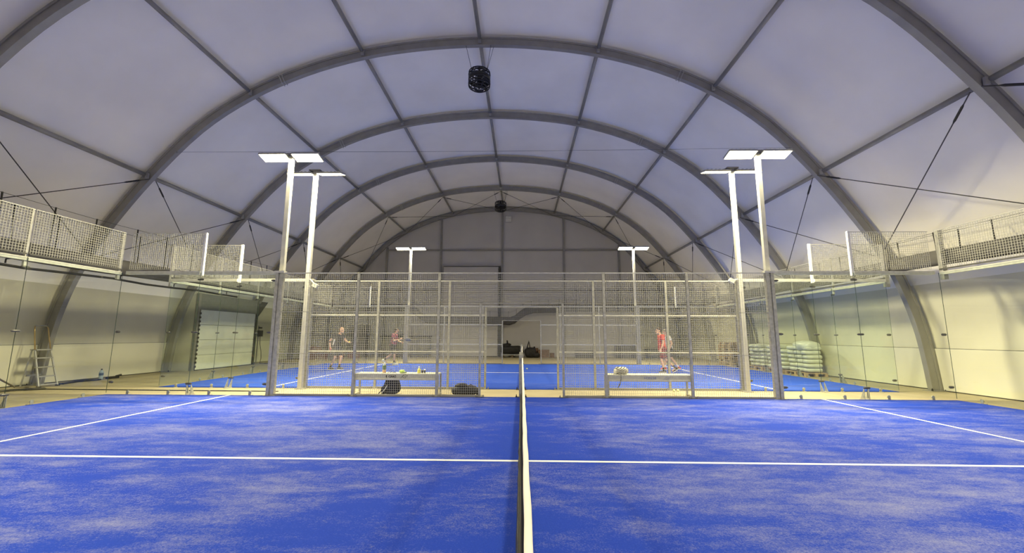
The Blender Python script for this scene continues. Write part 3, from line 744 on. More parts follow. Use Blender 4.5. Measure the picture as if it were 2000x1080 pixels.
def emblem(cx, parent, m):
    mb = MB()
    pts = [(cx + .055 * math.cos(a), BY0 - .016, BZ - .062 + .042 * math.sin(a)) for a in [2 * PI * i / 16 for i in range(14)]]
    mb.tube(pts, .006, 5)
    mb.tube([(cx - .10, BY0 - .016, BZ - .10), (cx - .02, BY0 - .016, BZ - .03), (cx + .02, BY0 - .016, BZ - .09), (cx + .07, BY0 - .016, BZ - .03)], .006, 5)
    mb.build('emblem', m, parent)
emblem(-2.80, b1, mat('olive_print', (0.10, 0.11, 0.06), 0.7)); emblem(3.47, b2, INKB)

def blob(c, r, amp=0.08, freq=3.0, n=20, m=12, seed=0.0, flat=0.25, sq=0.75):
    """a soft rounded body: superellipsoid with creases, flattened at the bottom"""
    mb = MB(); c = Vector(c)
    for i in range(m + 1):
        a = -PI / 2 + PI * i / m
        for j in range(n):
            t = 2 * PI * j / n
            f = lambda v, p: (abs(v) ** p) * (1 if v >= 0 else -1)
            p = Vector((r[0] * f(math.cos(a), sq) * f(math.cos(t), sq), r[1] * f(math.cos(a), sq) * f(math.sin(t), sq), r[2] * f(math.sin(a), sq)))
            p *= 1 + amp * noise.noise(p * freq + Vector((seed, seed, seed)))
            p.z = max(p.z, -r[2] * (1 - flat * .2)); mb.v.append(tuple(c + p))
    for i in range(m):
        for j in range(n): mb.f.append((i * n + j, i * n + (j + 1) % n, (i + 1) * n + (j + 1) % n, (i + 1) * n + j)); mb.m.append(0)
    mb.f += [tuple(range(n - 1, -1, -1)), tuple(m * n + j for j in range(n))]; mb.m += [0, 0]
    return mb
NAVY = mat('navy_nylon', (0.012, 0.014, 0.030), 0.7, var=0.2, bump=.3)
BLKN = mat('black_nylon', (0.010, 0.009, 0.010), 0.7, var=0.25, bump=.3)
# backpack
r = empty('backpack', (-3.19, 10.34, 0), 'dark navy backpack standing on the concrete under the left bench', 'backpack')
blob((-3.17, 10.34, .205), (.20, .15, .205), .10, 5, seed=1).build('bag_body', NAVY, r, True)
blob((-3.12, 10.215, .13), (.13, .05, .11), .06, 6, seed=2).build('front_pocket', NAVY, r, True)
blob((-3.36, 10.33, .11), (.06, .10, .10), .1, 6, seed=3).build('side_pocket', NAVY, r, True)
MB().tube([(-3.24, 10.185, .24), (-3.29, 10.17, .15), (-3.36, 10.17, .07), (-3.38, 10.17, .03)], .012, 6).build('white_piping', WHITE, r, True)
MB().tube([(-3.33, 10.28, .18), (-3.42, 10.24, .09), (-3.46, 10.2, .02), (-3.56, 10.16, .012)], .012, 5).build('strap', NAVY, r)
MB().tube([(-3.22, 10.38, .39), (-3.20, 10.36, .44), (-3.13, 10.36, .44), (-3.11, 10.38, .39)], .012, 6).build('grab_handle', NAVY, r)
# duffel bag
r = empty('duffel_bag', (-1.35, 10.26, 0), 'black duffel bag on the concrete between the left bench and the door opening', 'bag')
blob((-1.37, 10.26, .125), (.32, .15, .125), .14, 5, n=26, seed=5).build('bag_body', BLKN, r, True)
blob((-1.45, 10.25, .225), (.15, .11, .065), .15, 7, seed=6).build('top_flap', BLKN, r, True)
MB().tube([(-1.50, 10.15, .20), (-1.46, 10.12, .285), (-1.36, 10.12, .285), (-1.25, 10.14, .20)], .012, 6).build('handle', BLKN, r)
MB().tube([(-1.26, 10.22, .235), (-1.22, 10.2, .27), (-1.17, 10.2, .25)], .012, 6).build('handle', BLKN, r)
blob((-1.05, 10.27, .09), (.045, .11, .085), .05, 6, seed=8).build('end_pocket', BLKN, r, True)
# bottles and small things on the left bench
GRN = mat('green_bottle', (0.10, 0.17, 0.07), 0.3); PEACH = mat('peach_label', (0.55, 0.36, 0.22), 0.5)
r = empty('drink_bottle', (-3.36, 10.28, BZ), 'green drink bottle with a peach lower half, left on the left bench', 'bottle')
MB().lathe((-3.36, 10.28, BZ), [(.040, 0), (.044, .01), (.044, .075), (.042, .08)], 14).build('lower_label', PEACH, r, True)
MB().lathe((-3.36, 10.28, BZ + .08), [(.042, 0), (.047, .03), (.047, .09), (.030, .115)], 14).build('bottle_body', GRN, r, True)
MB().lathe((-3.36, 10.28, BZ + .195), [(.028, 0), (.028, .02), (.016, .035), (.014, .05)], 12).build('cap', WHITE, r, True)
YEL = mat('yellow_bottle', (0.75, 0.70, 0.10), 0.35)
r = empty('yellow_bottle', (-2.50, 10.28, BZ), 'small yellow bottle with a pale blue cap on the left bench', 'bottle')
MB().lathe((-2.50, 10.28, BZ), [(.036, 0), (.040, .008), (.040, .085), (.03, .10), (.016, .115)], 14).build('bottle_body', YEL, r, True)
MB().lathe((-2.50, 10.28, BZ + .115), [(.018, 0), (.018, .03), (.010, .045)], 12).build('cap', mat('pale_blue_cap', (.65, .72, .85), .4), r, True)
CUPD = mat('dark_cup', (.05, .05, .055), .4)
for dx, lb in ((.082, 'dark cup next to the yellow bottle on the left bench'), (.140, 'dark cup with a pale lid, rightmost thing on the left bench')):
    r = empty('cup', (-2.5 + dx, 10.28, BZ), lb, 'cup', 'cups on the left bench')
    MB().lathe((-2.5 + dx, 10.28, BZ), [(.022, 0), (.027, .07), (.024, .072)], 12).build('cup_body', CUPD, r, True)
    if dx > .1: MB().lathe((-2.5 + dx, 10.28, BZ + .072), [(.028, 0), (.028, .012), (.015, .02)], 12).build('lid', WHITE, r, True)
r = empty('eyeglasses', (-3.17, 10.28, BZ), 'black folded eyeglasses on the left bench beside the green bottle', 'eyeglasses')
MB().tube([(-3.235, 10.2, BZ + .012), (-3.225, 10.24, BZ + .05), (-3.19, 10.3, BZ + .085)], .006, 5).build('temple', BLACK, r)
MB().tube([(-3.19, 10.2, BZ + .010), (-3.18, 10.21, BZ + .025), (-3.15, 10.21, BZ + .03), (-3.14, 10.2, BZ + .010)], .008, 5).build('lens_frame', BLACK, r)
MB().tube([(-3.13, 10.2, BZ + .010), (-3.10, 10.21, BZ + .024), (-3.07, 10.21, BZ + .024), (-3.05, 10.2, BZ + .010)], .008, 5).build('lens_frame', BLACK, r)
r = empty('cap_hat', (-2.90, 10.27, BZ), 'lime green cap with a dark brim lying on the left bench', 'cap')
blob((-2.92, 10.27, BZ + .04), (.065, .07, .042), .08, 8, n=16, m=8).build('crown', mat('lime_cloth', (.42, .60, .12), .8), r, True)
blob((-2.845, 10.26, BZ + .02), (.04, .06, .018), .02, 8, n=14, m=6).build('brim', GRN, r, True)
# striped bag on the right bench
def stripes(name, a, b, sc_, ang=.5):
    m = bpy.data.materials.new(name); m.use_nodes = True; nt = m.node_tree; bs = nt.nodes['Principled BSDF']; bs.inputs['Roughness'].default_value = .7
    tc = nt.nodes.new('ShaderNodeTexCoord'); mp = nt.nodes.new('ShaderNodeMapping'); mp.inputs['Rotation'].default_value = (0, ang, 0)
    w = nt.nodes.new('ShaderNodeTexWave'); w.inputs['Scale'].default_value = sc_; w.inputs['Distortion'].default_value = 2.5; w.inputs['Detail'].default_value = 1; w.bands_direction = 'Z'
    rp = nt.nodes.new('ShaderNodeValToRGB'); rp.color_ramp.interpolation = 'CONSTANT'; rp.color_ramp.elements[1].position = .45
    rp.color_ramp.elements[0].color = (*a, 1); rp.color_ramp.elements[1].color = (*b, 1)
    L = nt.links; L.new(tc.outputs['Object'], mp.inputs[0]); L.new(mp.outputs[0], w.inputs[0]); L.new(w.outputs['Fac'], rp.inputs[0]); L.new(rp.outputs[0], bs.inputs['Base Color'])
    return m
r = empty('striped_bag', (2.42, 10.31, BZ), 'grey and cream striped bag lying on the right bench', 'bag')
blob((2.44, 10.31, BZ + .085), (.165, .13, .09), .10, 6, n=22, seed=11).build('bag_body', stripes('striped_cloth', (.07, .07, .06), (.62, .60, .50), 9.0), r, True)
blob((2.285, 10.30, BZ + .06), (.035, .09, .065), .05, 6, seed=12).build('end_pocket', mat('cream_cloth', (.70, .68, .60), .8), r, True)
mb = MB(); vs = [(2.36, 10.06, BZ + .03), (2.33, 10.075, BZ - .08), (2.30, 10.08, BZ - .26), (2.25, 10.08, BZ - .30), (2.29, 10.08, BZ - .16), (2.31, 10.075, BZ - .05)]
MB().tube([(2.385, 10.20, BZ + .10), (2.375, 10.09, BZ + .02), (2.37, 10.075, BZ - .09), (2.345, 10.075, BZ - .2), (2.29, 10.08, BZ - .30)], [.014, .014, .02, .035, .022], 6, True, 0, .4).build('strap', mat('grey_strap', (.10, .10, .085), .8), r)
# balls lying on the floor
BALL = mat('ball_felt', (.72, .80, .45), .9)
def ball(x, y, z, label):
    thing1(MB().ell((x, y, z + .033), (.033, .033, .033), 14, 10), 'padel_ball', BALL, (x, y, z), label, 'ball', None, True)
ball(.24, 18.05, .012, 'pale ball lying on the far court right of the net')
ball(4.00, 11.20, .0, 'pale ball at the foot of the middle fence behind the right bench')
ball(4.12, 11.24, .0, 'pale ball just right of the other one behind the right bench')

# ------------------------------------------------------------------ things along the left wall
RAIL_LAMPLIT = mat('ladder_rail_lamplit', (0.50, 0.37, 0.18), 0.28, 0.7)  # gold of the lamp light put into the hand rail colour
r = empty('step_ladder', (-13.25, 11.55, 0), 'aluminium step ladder with tall hand rail leaning by the left wall', 'ladder')
lx, ly = -13.22, 11.22
def L(x, y, z): return (lx + x, ly + y, z)
for y in (0, .46):
    yo = .04 if y == 0 else -.04
    MB().tube([L(.10, y, 0), L(-.22, y + yo, 1.0)], .022, 4).build('front_stile', ALU_L, r)
    MB().tube([L(-.22, y + yo, 1.0), L(-.36, y + yo * 1.6, 1.60), L(-.38, y + yo * 2.2, 1.66)], .016, 8).build('hand_rail', RAIL_LAMPLIT, r, True)
    MB().tube([L(-.42, y, 0), L(-.30, y + yo, 1.02)], .018, 4).build('rear_stile', ALU_L, r)
    MB().bbox(L(.06, y - .03, 0), L(.15, y + .03, .03)).build('rubber_foot', BLACK, r)
MB().tube([L(-.375, .085, 1.65), L(-.385, .11, 1.675), L(-.385, .35, 1.675), L(-.375, .375, 1.65)], .016, 8).build('top_rail', ALU_L, r, True)
for k in range(4):
    z = .03 + .25 * k if k else .06; x = .10 - .32 * z
    MB().bbox(L(x - .07, .02, z - .015), L(x + .03, .44, z + .015)).build('step', ALU_L, r)
MB().bbox(L(-.36, .04, .99), L(-.16, .42, 1.02)).build('platform', ALU_L, r)
MB().bbox(L(-.38, .05, .28), L(-.36, .41, .33)).build('rear_brace', ALU_L, r)
r = empty('water_bottle', (-13.45, 13.2, 0), 'clear blue-tinted water bottle standing on the floor by the left wall', 'bottle')
WB = mat('tinted_plastic', (0.42, 0.52, 0.58), 0.15, var=.05)
MB().lathe((-13.45, 13.2, 0), [(.052, 0), (.056, .02), (.056, .10), (.050, .12), (.056, .14), (.056, .24), (.024, .31)], 16).build('bottle_body', WB, r, True)
MB().lathe((-13.45, 13.2, .14), [(.0575, 0), (.0575, .08)], 16).build('label_band', mat('blue_band', (.10, .16, .28), .5), r, True)
MB().lathe((-13.45, 13.2, .31), [(.022, 0), (.022, .03), (.016, .032)], 12).build('cap', BLACK, r, True)
def wob(pts, amp, n, seed):
    out = []
    for i in range(len(pts) - 1):
        a, b = Vector(pts[i]), Vector(pts[i + 1])
        for k in range(n):
            p = a.lerp(b, k / n); p += Vector((noise.noise(p * 2 + Vector((seed, 0, 0))), noise.noise(p * 2 + Vector((0, seed, 5))), 0)) * amp; out.append(p)
    out.append(Vector(pts[-1])); return out
r = empty('cable_bundle', (-13.3, 12.4, 0), 'black cable bundle lying along the foot of the left wall', 'cable')
for k in range(4):
    MB().tube(wob([(-13.30 + .03 * k, 11.9, .02), (-13.42, 12.5, .025 + .01 * k), (-13.40 + .02 * k, 13.1, .02)], .09, 6, k * 3.1), .022, 6).build('cable', BLACK, r, True)
thing1(MB().bbox((-13.52, 13.42, 0), (-13.38, 13.75, .07)).tube([(-13.45, 13.7, .07), (-13.42, 13.85, .10)], .03, 6), 'power_strip', BLACK, (-13.45, 13.6, 0), 'short black power strip on the floor right of the water bottle', 'power strip')
r = empty('cable_tangle', (-13.0, 10.6, 0), 'loose dark cables on the floor left of the step ladder', 'cable')
for k in range(5):
    MB().tube(wob([(-12.9 + .06 * k, 9.4, .02), (-13.15 + .05 * k, 10.3, .025), (-12.7 + .07 * k, 11.0 - .05 * k, .02)], .16, 7, 7 + k * 2.3), .020, 6).build('cable', STRAP if k % 2 else BLACK, r, True)
HOSE = mat('brown_hose', (0.10, 0.085, 0.06), 0.6)
r = empty('hose_end', (-13.1, 10.5, 0), 'bent brown hose end rising from the cables at far left', 'hose')
MB().tube([(-13.15, 10.02, .82), (-13.17, 10.10, .62), (-13.18, 10.16, .52), (-13.2, 10.40, .30), (-13.2, 10.75, .06), (-13.2, 11.05, .03)], .020, 8).build('hose', HOSE, r, True)
r = empty('hanging_cable', (-13.6, 9.55, 1.6), 'coil of thin dark cable hanging on the wall at the left edge', 'cable')
MB().tube([(-13.45, 9.50 + .17 * math.cos(a), 1.55 + .30 * math.sin(a)) for a in [2 * PI * i / 20 for i in range(21)]], .014, 5).build('coil', CABLE, r, True)
MB().tube([(-13.45, 9.54 + .10 * math.cos(a), 1.52 + .14 * math.sin(a)) for a in [2 * PI * i / 16 for i in range(17)]], .014, 5).build('coil', CABLE, r, True)
thing1(MB().tube([(-13.0, 10.85, .012), (-11, 10.80, .012), (-8.5, 10.74, .012), (-6.2, 10.70, .012)], .014, 5), 'floor_shade_line', BLACK, (-11, 10.8, 0), 'thin dark strip drawn for the shadow and joint lines along the left concrete gap', 'cable')  # added dark tube stands for shadow and slab joint lines on the floor

# ------------------------------------------------------------------ pallets and sacks along the right wall
WOOD = mat('pallet_wood', (0.42, 0.30, 0.17), 0.8, var=0.15, scale=6)
PLB = {}
def pallet_proto():
    r = empty('pallet', (0, 0, 0))
    for i in range(5): MB().bbox((-.40 + i * .168, -.6, .122), (-.30 + i * .168, .6, .144)).build('deck_board', WOOD, r)
    for y in (-.55, 0, .55): MB().bbox((-.4, y - .05, .1), (.4, y + .05, .122)).build('stringer_board', WOOD, r)
    for y in (-.55, 0, .55):
        for x in (-.35, 0, .35): MB().bbox((x - .05, y - .05, .022), (x + .05, y + .05, .1)).build('block', WOOD, r)
    for x in (-.35, 0, .35): MB().bbox((x - .05, -.6, 0), (x + .05, .6, .022)).build('bottom_board', WOOD, r)
    return r
pp = pallet_proto(); first = True
def put_pallet(x, y, z, rz, label, group):
    global first
    o = pp if first else copy_tree(pp); first = False
    o.location = (x, y, z); o.rotation_euler = (0, 0, rz); return tag(o, label, 'pallet', group)
for k in range(8):
    put_pallet(10.72 + .03 * math.sin(k * 2.1), 21.55 + .05 * math.sin(k * 3.3), .145 * k, .04 * math.sin(k * 5), 'bare wooden pallet in the tall stack by the right wall, %s from the floor' % ORD[k], 'pallets stacked by the right wall')
SACK = mat('white_sack_plastic', (0.62, 0.64, 0.58), 0.4, var=0.05, scale=5, bump=.3)
sk = None
def sack_at(x, y, z, rz, label, group, scl=1.0):
    global sk
    if sk is None:
        mb = blob((0, 0, .085), (.30, .20, .085), .10, 5, n=18, m=8, seed=21, sq=.6); sk = mb.build('sack', SACK, None, True); o = sk
    else: o = sk.copy(); COL.objects.link(o)
    o.location = (x, y, z); o.rotation_euler = (0, 0, rz); o.scale = (1, scl, 1)
    return tag(o, label, 'sack', group)
stacks = [(10.72, 16.15, 6, 'nearest sack stack'), (10.74, 17.55, 6, 'middle sack stack'), (10.76, 18.95, 6, 'farthest sack stack')]
for si, (x, y, nl, nm) in enumerate(stacks):
    put_pallet(x, y, 0, 0, 'wooden pallet carrying the ' + nm + ' by the right wall', None)
    for l in range(nl):
        for q in range(3):
            if l == nl - 1 and q == 0 and si: continue
            sack_at(x + random.uniform(-.03, .03) - (.02 if l > 3 else 0), y - .40 + .40 * q + random.uniform(-.02, .02), .146 + l * .158, random.uniform(-.05, .05), 'white plastic sack in %s layer up of the %s, %s' % (ORD[l], nm, ['near end', 'middle', 'far end'][q]), 'white sacks in the ' + nm)
WRAP = mat('milky_wrap', (0.66, 0.68, 0.62), 0.3, var=.05, bump=.5, scale=4)
blobw = blob((10.72, 15.98, 1.10), (.36, .46, .20), .12, 4, n=26, m=12, seed=31, sq=.8)
thing1(blobw, 'plastic_wrap', WRAP, (10.72, 15.98, 1.0), 'milky plastic wrap draped over the nearest sack stack', 'plastic cover', None, True)
thing1(blob((10.45, 20.35, .12), (.15, .2, .12), .15, 5, seed=33).tube([(10.4, 20.3, .2), (10.36, 20.2, .55), (10.42, 20.15, .75)], [.05, .06, .03], 7), 'dark_tool_bag', BLKN, (10.45, 20.35, 0), 'small dark bag standing between the sacks and the pallets', 'bag', None, True)

# ------------------------------------------------------------------ things along the far end wall
r = empty('covered_pile', (-.55, 28.2, 0), 'long pile under a black sheet on a pallet at the end wall', 'covered pile')
blob((-.62, 28.25, .50), (.78, .38, .27), .18, 3.2, n=28, m=12, seed=41, sq=.55).build('black_sheet', BLKN, r, True)
blob((-1.0, 28.25, .80), (.30, .25, .13), .2, 4, seed=42).build('sheet_fold', BLKN, r, True)
MB().tube([(-.96, 28.2, .85), (-.95, 28.2, 1.02), (-.97, 28.2, 1.10), (-1.0, 28.2, 1.13)], [.07, .06, .055, .03], 8).build('sheet_knot', BLKN, r, True)
MB().bbox((-1.35, 27.85, .16), (.10, 28.6, .20)).build('pallet_top', ALU_L, r)
for x in (-1.25, -.62, 0.0): MB().bbox((x - .07, 27.9, 0), (x + .07, 28.6, .16)).build('pallet_foot', mat('dark_wood', (.10, .07, .05), .8), r)
r = empty('black_bag', (.62, 28.0, 0), 'large black bag with an upright handle at the end wall', 'bag')
blob((.60, 28.0, .33), (.40, .30, .33), .16, 3.5, n=26, m=12, seed=45, sq=.7).build('bag_body', BLKN, r, True)
blob((.98, 28.0, .17), (.25, .25, .18), .14, 4, seed=46).build('side_pouch', BLKN, r, True)
MB().tube([(.36, 28, .60), (.46, 28, .95), (.49, 28, 1.12), (.52, 28, .95), (.58, 28, .60)], [.04, .035, .03, .03, .035], 6).build('handle', BLKN, r, True)
blob((.86, 28.0, .62), (.06, .08, .12), .1, 5, seed=47).build('corner_tuft', BLKN, r, True)
BROWN = mat('brown_board', (.17, .10, .055), .75, var=.15)
def crate(x0, x1, y0, y1, z0, z1, m, label, nm='crate', cat='crate', group=None):
    r = empty(nm, ((x0 + x1) / 2, (y0 + y1) / 2, z0), label, cat, group)
    MB().bbox((x0, y0, z0), (x1, y1, z1 - .03)).build('crate_body', m, r)
    MB().bbox((x0 - .012, y0 - .012, z1 - .03), (x1 + .012, y1 + .012, z1)).build('lid', m, r)
    for q in (.25, .75): MB().bbox((x0 + (x1 - x0) * q - .03, y0 - .012, z0), (x0 + (x1 - x0) * q + .03, y0, z1 - .03)).build('batten', m, r)
    return r
crate(1.16, 1.86, 28.0, 28.6, 0, .52, BROWN, 'brown wooden crate right of the black bag at the end wall')
crate(1.92, 2.20, 28.1, 28.5, 0, .30, BROWN, 'small low brown crate right of the larger brown crate')
crate(.95, 1.14, 28.45, 28.8, 0, .62, BROWN, 'narrow brown crate half hidden behind the black bag')
# tall dark cabinet, workbench with dark board
CAB = mat('dark_cabinet', (0.018, 0.019, 0.018), 0.6, var=.15)
r = empty('cabinet', (-11.1, 28.1, 0), 'tall dark double door cabinet in the far left corner', 'cabinet')
MB().bbox((-11.75, 27.8, .05), (-10.45, 28.4, 2.15)).build('cabinet_body', CAB, r)
for s in (0, 1):
    x0 = -11.74 + s * .65
    d = MB().bbox((x0 + .01, 27.77, .10), (x0 + .63, 27.80, 2.12)).build('door', CAB, r)
    MB().bbox((x0 + (.56 if not s else .05), 27.745, 1.0), (x0 + (.59 if not s else .08), 27.77, 1.25)).build('handle', ALU, d)
for x in (-11.65, -10.55): MB().bbox((x - .05, 27.85, 0), (x + .05, 28.35, .05)).build('foot', BLACK, r)
r = empty('workbench', (-7.8, 28.2, 0), 'long dark workbench with grey front panels against the end wall', 'workbench')
MB().bbox((-9.5, 27.75, 1.30), (-6.15, 28.55, 1.42)).build('bench_top', CAB, r)
PAN = mat('grey_panel', (.16, .16, .15), .6)
for i in range(4): MB().bbox((-9.42 + i * .82, 27.82, .50), (-8.64 + i * .82, 27.86, 1.28)).build('front_panel', PAN, r)
MB().bbox((-9.45, 27.80, .30), (-6.2, 28.5, .48)).build('lower_shelf', CAB, r)
for x in (-9.4, -7.8, -6.25):
    for y in (27.85, 28.45): MB().bbox((x - .04, y - .04, 0), (x + .04, y + .04, 1.30)).build('leg', CAB, r)
RED = mat('dark_red_box', (.13, .035, .03), .7, var=.15)
k = 0
for (x, y, z, w) in [(-12.6, 24.9, 0, .7), (-11.75, 25.0, 0, .75), (-12.5, 24.9, .40, .65), (-11.2, 25.4, 0, .5), (-10.5, 26.0, 0, .55)]:
    lb = ['dark red crate at the bottom left of the pile in the far left corner', 'dark red crate at the bottom middle of the far left pile', 'dark red crate lying on top of the far left pile',
          'smaller dark red crate right of the far left pile', 'dark red crate alone, rightmost in the far left corner'][k]; k += 1
    crate(x - w / 2, x + w / 2, y - .3, y + .3, z, z + .38, RED, lb)
BLUEB = mat('slate_blue_box', (.035, .05, .085), .6)
for i, (x0, x1, h, lb) in enumerate([(8.3, 9.5, .62, 'slate blue low crate at the end wall behind the players'), (9.65, 10.4, .5, 'dark crate right of the slate blue crate at the end wall'), (3.6, 4.9, .45, 'flat dark crate at the end wall left of the players'), (6.3, 7.7, .9, 'tall dark crate at the end wall behind the right bench'), (-10.2, -9.6, .55, 'slate blue crate between the cabinet and the workbench')]):
    crate(x0, x1, 27.9, 28.5, 0, h, BLUEB if i in (0, 4) else CAB, lb)

# ------------------------------------------------------------------ people
SKIN = mat('skin', (0.62, 0.38, 0.26), 0.55, var=.04, spec=.35)
def rem(o, vox, it=4):
    m = o.modifiers.new('remesh', 'REMESH'); m.mode = 'VOXEL'; m.voxel_size = vox; m.use_smooth_shade = True
    s_ = o.modifiers.new('smooth', 'SMOOTH'); s_.factor = .5; s_.iterations = it
def person(label, loc, rz, J, shirt, shorts, sock, shoe, hair, bald=False, sleeve=.55, build_=1.0, extras=None):
    r = empty('person', (0, 0, 0), label, 'person'); V = {k: Vector(v) for k, v in J.items() if isinstance(v, tuple)}; b = build_
    B = MB()
    pel, che, nk, hd = V['pel'], V['che'], V['nk'], V['hd']
    B.ell(pel, (.125 * b, .165 * b, .13)); B.cap(pel, .13 * b, pel.lerp(che, .5), .125 * b); B.ell(pel.lerp(che, .45), (.115 * b, .15 * b, .16)); B.ell(che, (.125 * b, .175 * b, .17))
    B.cap(che.lerp(nk, .5), .09, nk, .058); B.cap(nk, .056, hd - Vector((.01, 0, .05)), .056)
    B.ell(hd + Vector((-.008, 0, .035)), (.098, .078, .100), 16, 12); B.ell(hd + Vector((.03, 0, -.055)), (.062, .056, .062), 14, 10)   # skull, jaw
    B.cap(hd + Vector((.085, 0, .012)), .010, hd + Vector((.112, 0, -.022)), .016); B.ell(hd + Vector((.088, 0, -.068)), (.012, .026, .010))   # nose, lips
    B.ell(hd + Vector((.078, 0, -.108)), (.02, .026, .018))
    for s in (-1, 1):
        B.ell(hd + Vector((-.005, s * .080, -.005)), (.024, .012, .034)); B.cap(hd + Vector((.088, s * .012, .024)), .010, hd + Vector((.078, s * .05, .026)), .009)   # ears, brows
    S = MB(); P = MB(); kids = []
    S.ell(che, (.142 * b, .192 * b, .175), 16, 10); S.cap(che, .150 * b, pel.lerp(che, .4), .148 * b, 14); S.cap(pel.lerp(che, .5), .152 * b, pel + (pel - che).normalized() * .05, .168 * b, 16, True); S.cap(che, .10, che.lerp(nk, .82), .075, 12, True)
    P.cap(pel + (che - pel).normalized() * .10, .155 * b, pel - Vector((0, 0, .08)), .165 * b, 14)
    for q in ('R', 'L'):
        s = -1 if q == 'R' else 1
        sh, el, wr = V['sh' + q], V['el' + q], V['wr' + q]
        B.ell(sh, (.068, .064, .068)); B.cap(che + Vector((0, s * .08, .07)), .085, sh, .062); B.cap(sh, .056, el, .043); B.cap(el, .044, wr, .028)
        S.cap(che + Vector((0, s * .07, .06)), .10, sh, .078, 12); S.cap(sh, .080, sh.lerp(el, sleeve), .072, 12, True); S.ell(sh, (.080, .078, .080))
        d = (wr - el).normalized(); a = V.get('palm' + q, Vector((0, 0, -1))); a = (a - d * a.dot(d)).normalized(); t = d.cross(a)      # a = palm side, t = across the palm
        grip = J.get('grip' + q, .5)
        for k in range(4):
            o = (k - 1.5) * .021; kn = wr + d * .092 + t * o; B.cap(wr + d * .012 + t * o * .75, .016, kn, .0135, 8)
            l1, l2 = (.036, .044, .040, .030)[k], (.030, .036, .033, .024)[k]
            a1, a2 = grip * 1.0, grip * 2.1
            p1 = kn + (d * math.cos(a1) + a * math.sin(a1)) * l1; p2 = p1 + (d * math.cos(a2) + a * math.sin(a2)) * l2
            B.cap(kn, .0115, p1, .0105, 8); B.cap(p1, .0105, p2, .0090, 8)
        tb = wr + d * .03 - t * .03 * s; t1 = tb + (d * .7 - t * .7 * s + a * .35).normalized() * .045; t2 = t1 + (d * .9 + a * .5).normalized() * .032
        B.cap(wr + d * .02 - t * .012 * s, .018, t1, .0125, 8); B.cap(t1, .0125, t2, .0105, 8)
        hp, kn, an = V['hp' + q], V['kn' + q], V['an' + q]
        B.cap(hp, .092 * b, kn, .056); B.cap(kn, .054, kn.lerp(an, .3), .056); B.cap(kn.lerp(an, .3), .056, an, .036)
        P.cap(hp + Vector((0, 0, .04)), .112 * b, hp.lerp(kn, .82), .104 * b, 14, True); P.ell(hp + Vector((0, 0, .02)), (.112 * b, .108 * b, .11))
        f = V['ft' + q].normalized()
        toe = an + f * .165 - Vector((0, 0, .055 if f.z > -.3 else .02)); B.cap(an - Vector((0, 0, .03)), .036, toe, .028)
        so = MB(); so.cap(kn.lerp(an, .70), .046, an, .042, 12, True); kids.append((so, 'sock', sock, .008))
        sh_ = MB(); up_v = Vector((0, 0, 1)); side = f.cross(up_v).normalized(); u3 = side.cross(f)
        heel = an - f * .06 - u3 * .045; sh_.cap(heel, .042, an + f * .09 - u3 * .045, .046); sh_.cap(an + f * .06 - u3 * .048, .046, an + f * .165 - u3 * .052, .034); sh_.cap(an - u3 * .02, .046, an + u3 * .02, .044, 10)
        kids.append((sh_, 'shoe', shoe, .009))
        sl = MB(); R3 = Matrix((f, side, u3)).transposed(); sl.box(an + f * .055 - u3 * .084, (.285, .085, .02), R3); kids.append((sl, 'shoe_sole', WHITE, 0))
    body = B.build('body', SKIN, r, True); rem(body, .0085, 3)
    o = S.build('shirt', shirt, r, True); rem(o, .012, 5)
    o = P.build('shorts', shorts, r, True); rem(o, .012, 5)
    for mbk, nm, m, vx in kids:
        o = mbk.build(nm, m, r, vx > 0)
        if vx: rem(o, vx, 3)
    if not bald:
        H = MB(); H.ell(hd + Vector((-.018, 0, .052)), (.100, .086, .098), 16, 12); H.ell(hd + Vector((-.062, 0, -.012)), (.050, .072, .070), 14, 10)
        o = H.build('hair', hair, r, True); rem(o, .009, 3)
    for s in (-1, 1): MB().ell(hd + Vector((.083, s * .031, .006)), (.010, .013, .008), 10, 6).build('eye', BLACK, r, True)
    if extras: extras(r, V)
    r.location = loc; r.rotation_euler = (0, 0, rz)
    return r
def cloth(n, c): return mat(n, c, .85, var=.08, scale=6)
BLKT = cloth('black_jersey', (.014, .014, .016)); CHAR = cloth('charcoal_shorts', (.03, .03, .035)); REDT = cloth('red_jersey', (.62, .085, .07)); DRED = cloth('dark_red_shorts', (.16, .02, .035))
WHT = cloth('white_jersey', (.72, .71, .68)); BLS = cloth('black_shorts', (.016, .016, .018))
BROWNH = mat('brown_hair', (.05, .03, .02), .7); DKH = mat('dark_hair', (.025, .018, .014), .7); GREYH = mat('grey_hair', (.20, .17, .14), .7)
SHOEB = mat('black_shoe', (.02, .02, .022), .6); SHOEW = mat('pale_shoe', (.62, .66, .58), .6); SHOER = mat('red_shoe', (.50, .06, .06), .6)
SOCKW = cloth('white_sock', (.75, .74, .72)); SOCKB = cloth('black_sock', (.02, .02, .02))
def check_mat():
    m = bpy.data.materials.new('red_check_shirt'); m.use_nodes = True; nt = m.node_tree; bs = nt.nodes['Principled BSDF']; bs.inputs['Roughness'].default_value = .85
    tc = nt.nodes.new('ShaderNodeTexCoord'); ck = nt.nodes.new('ShaderNodeTexChecker'); ck.inputs['Scale'].default_value = 9
    ck.inputs[1].default_value = (.46, .10, .14, 1); ck.inputs[2].default_value = (.12, .05, .09, 1)
    nt.links.new(tc.outputs['Object'], ck.inputs[0]); nt.links.new(ck.outputs[0], bs.inputs['Base Color']); return m
CHK = check_mat()
WB_ = cloth('red_wrist_grip', (.55, .06, .08))
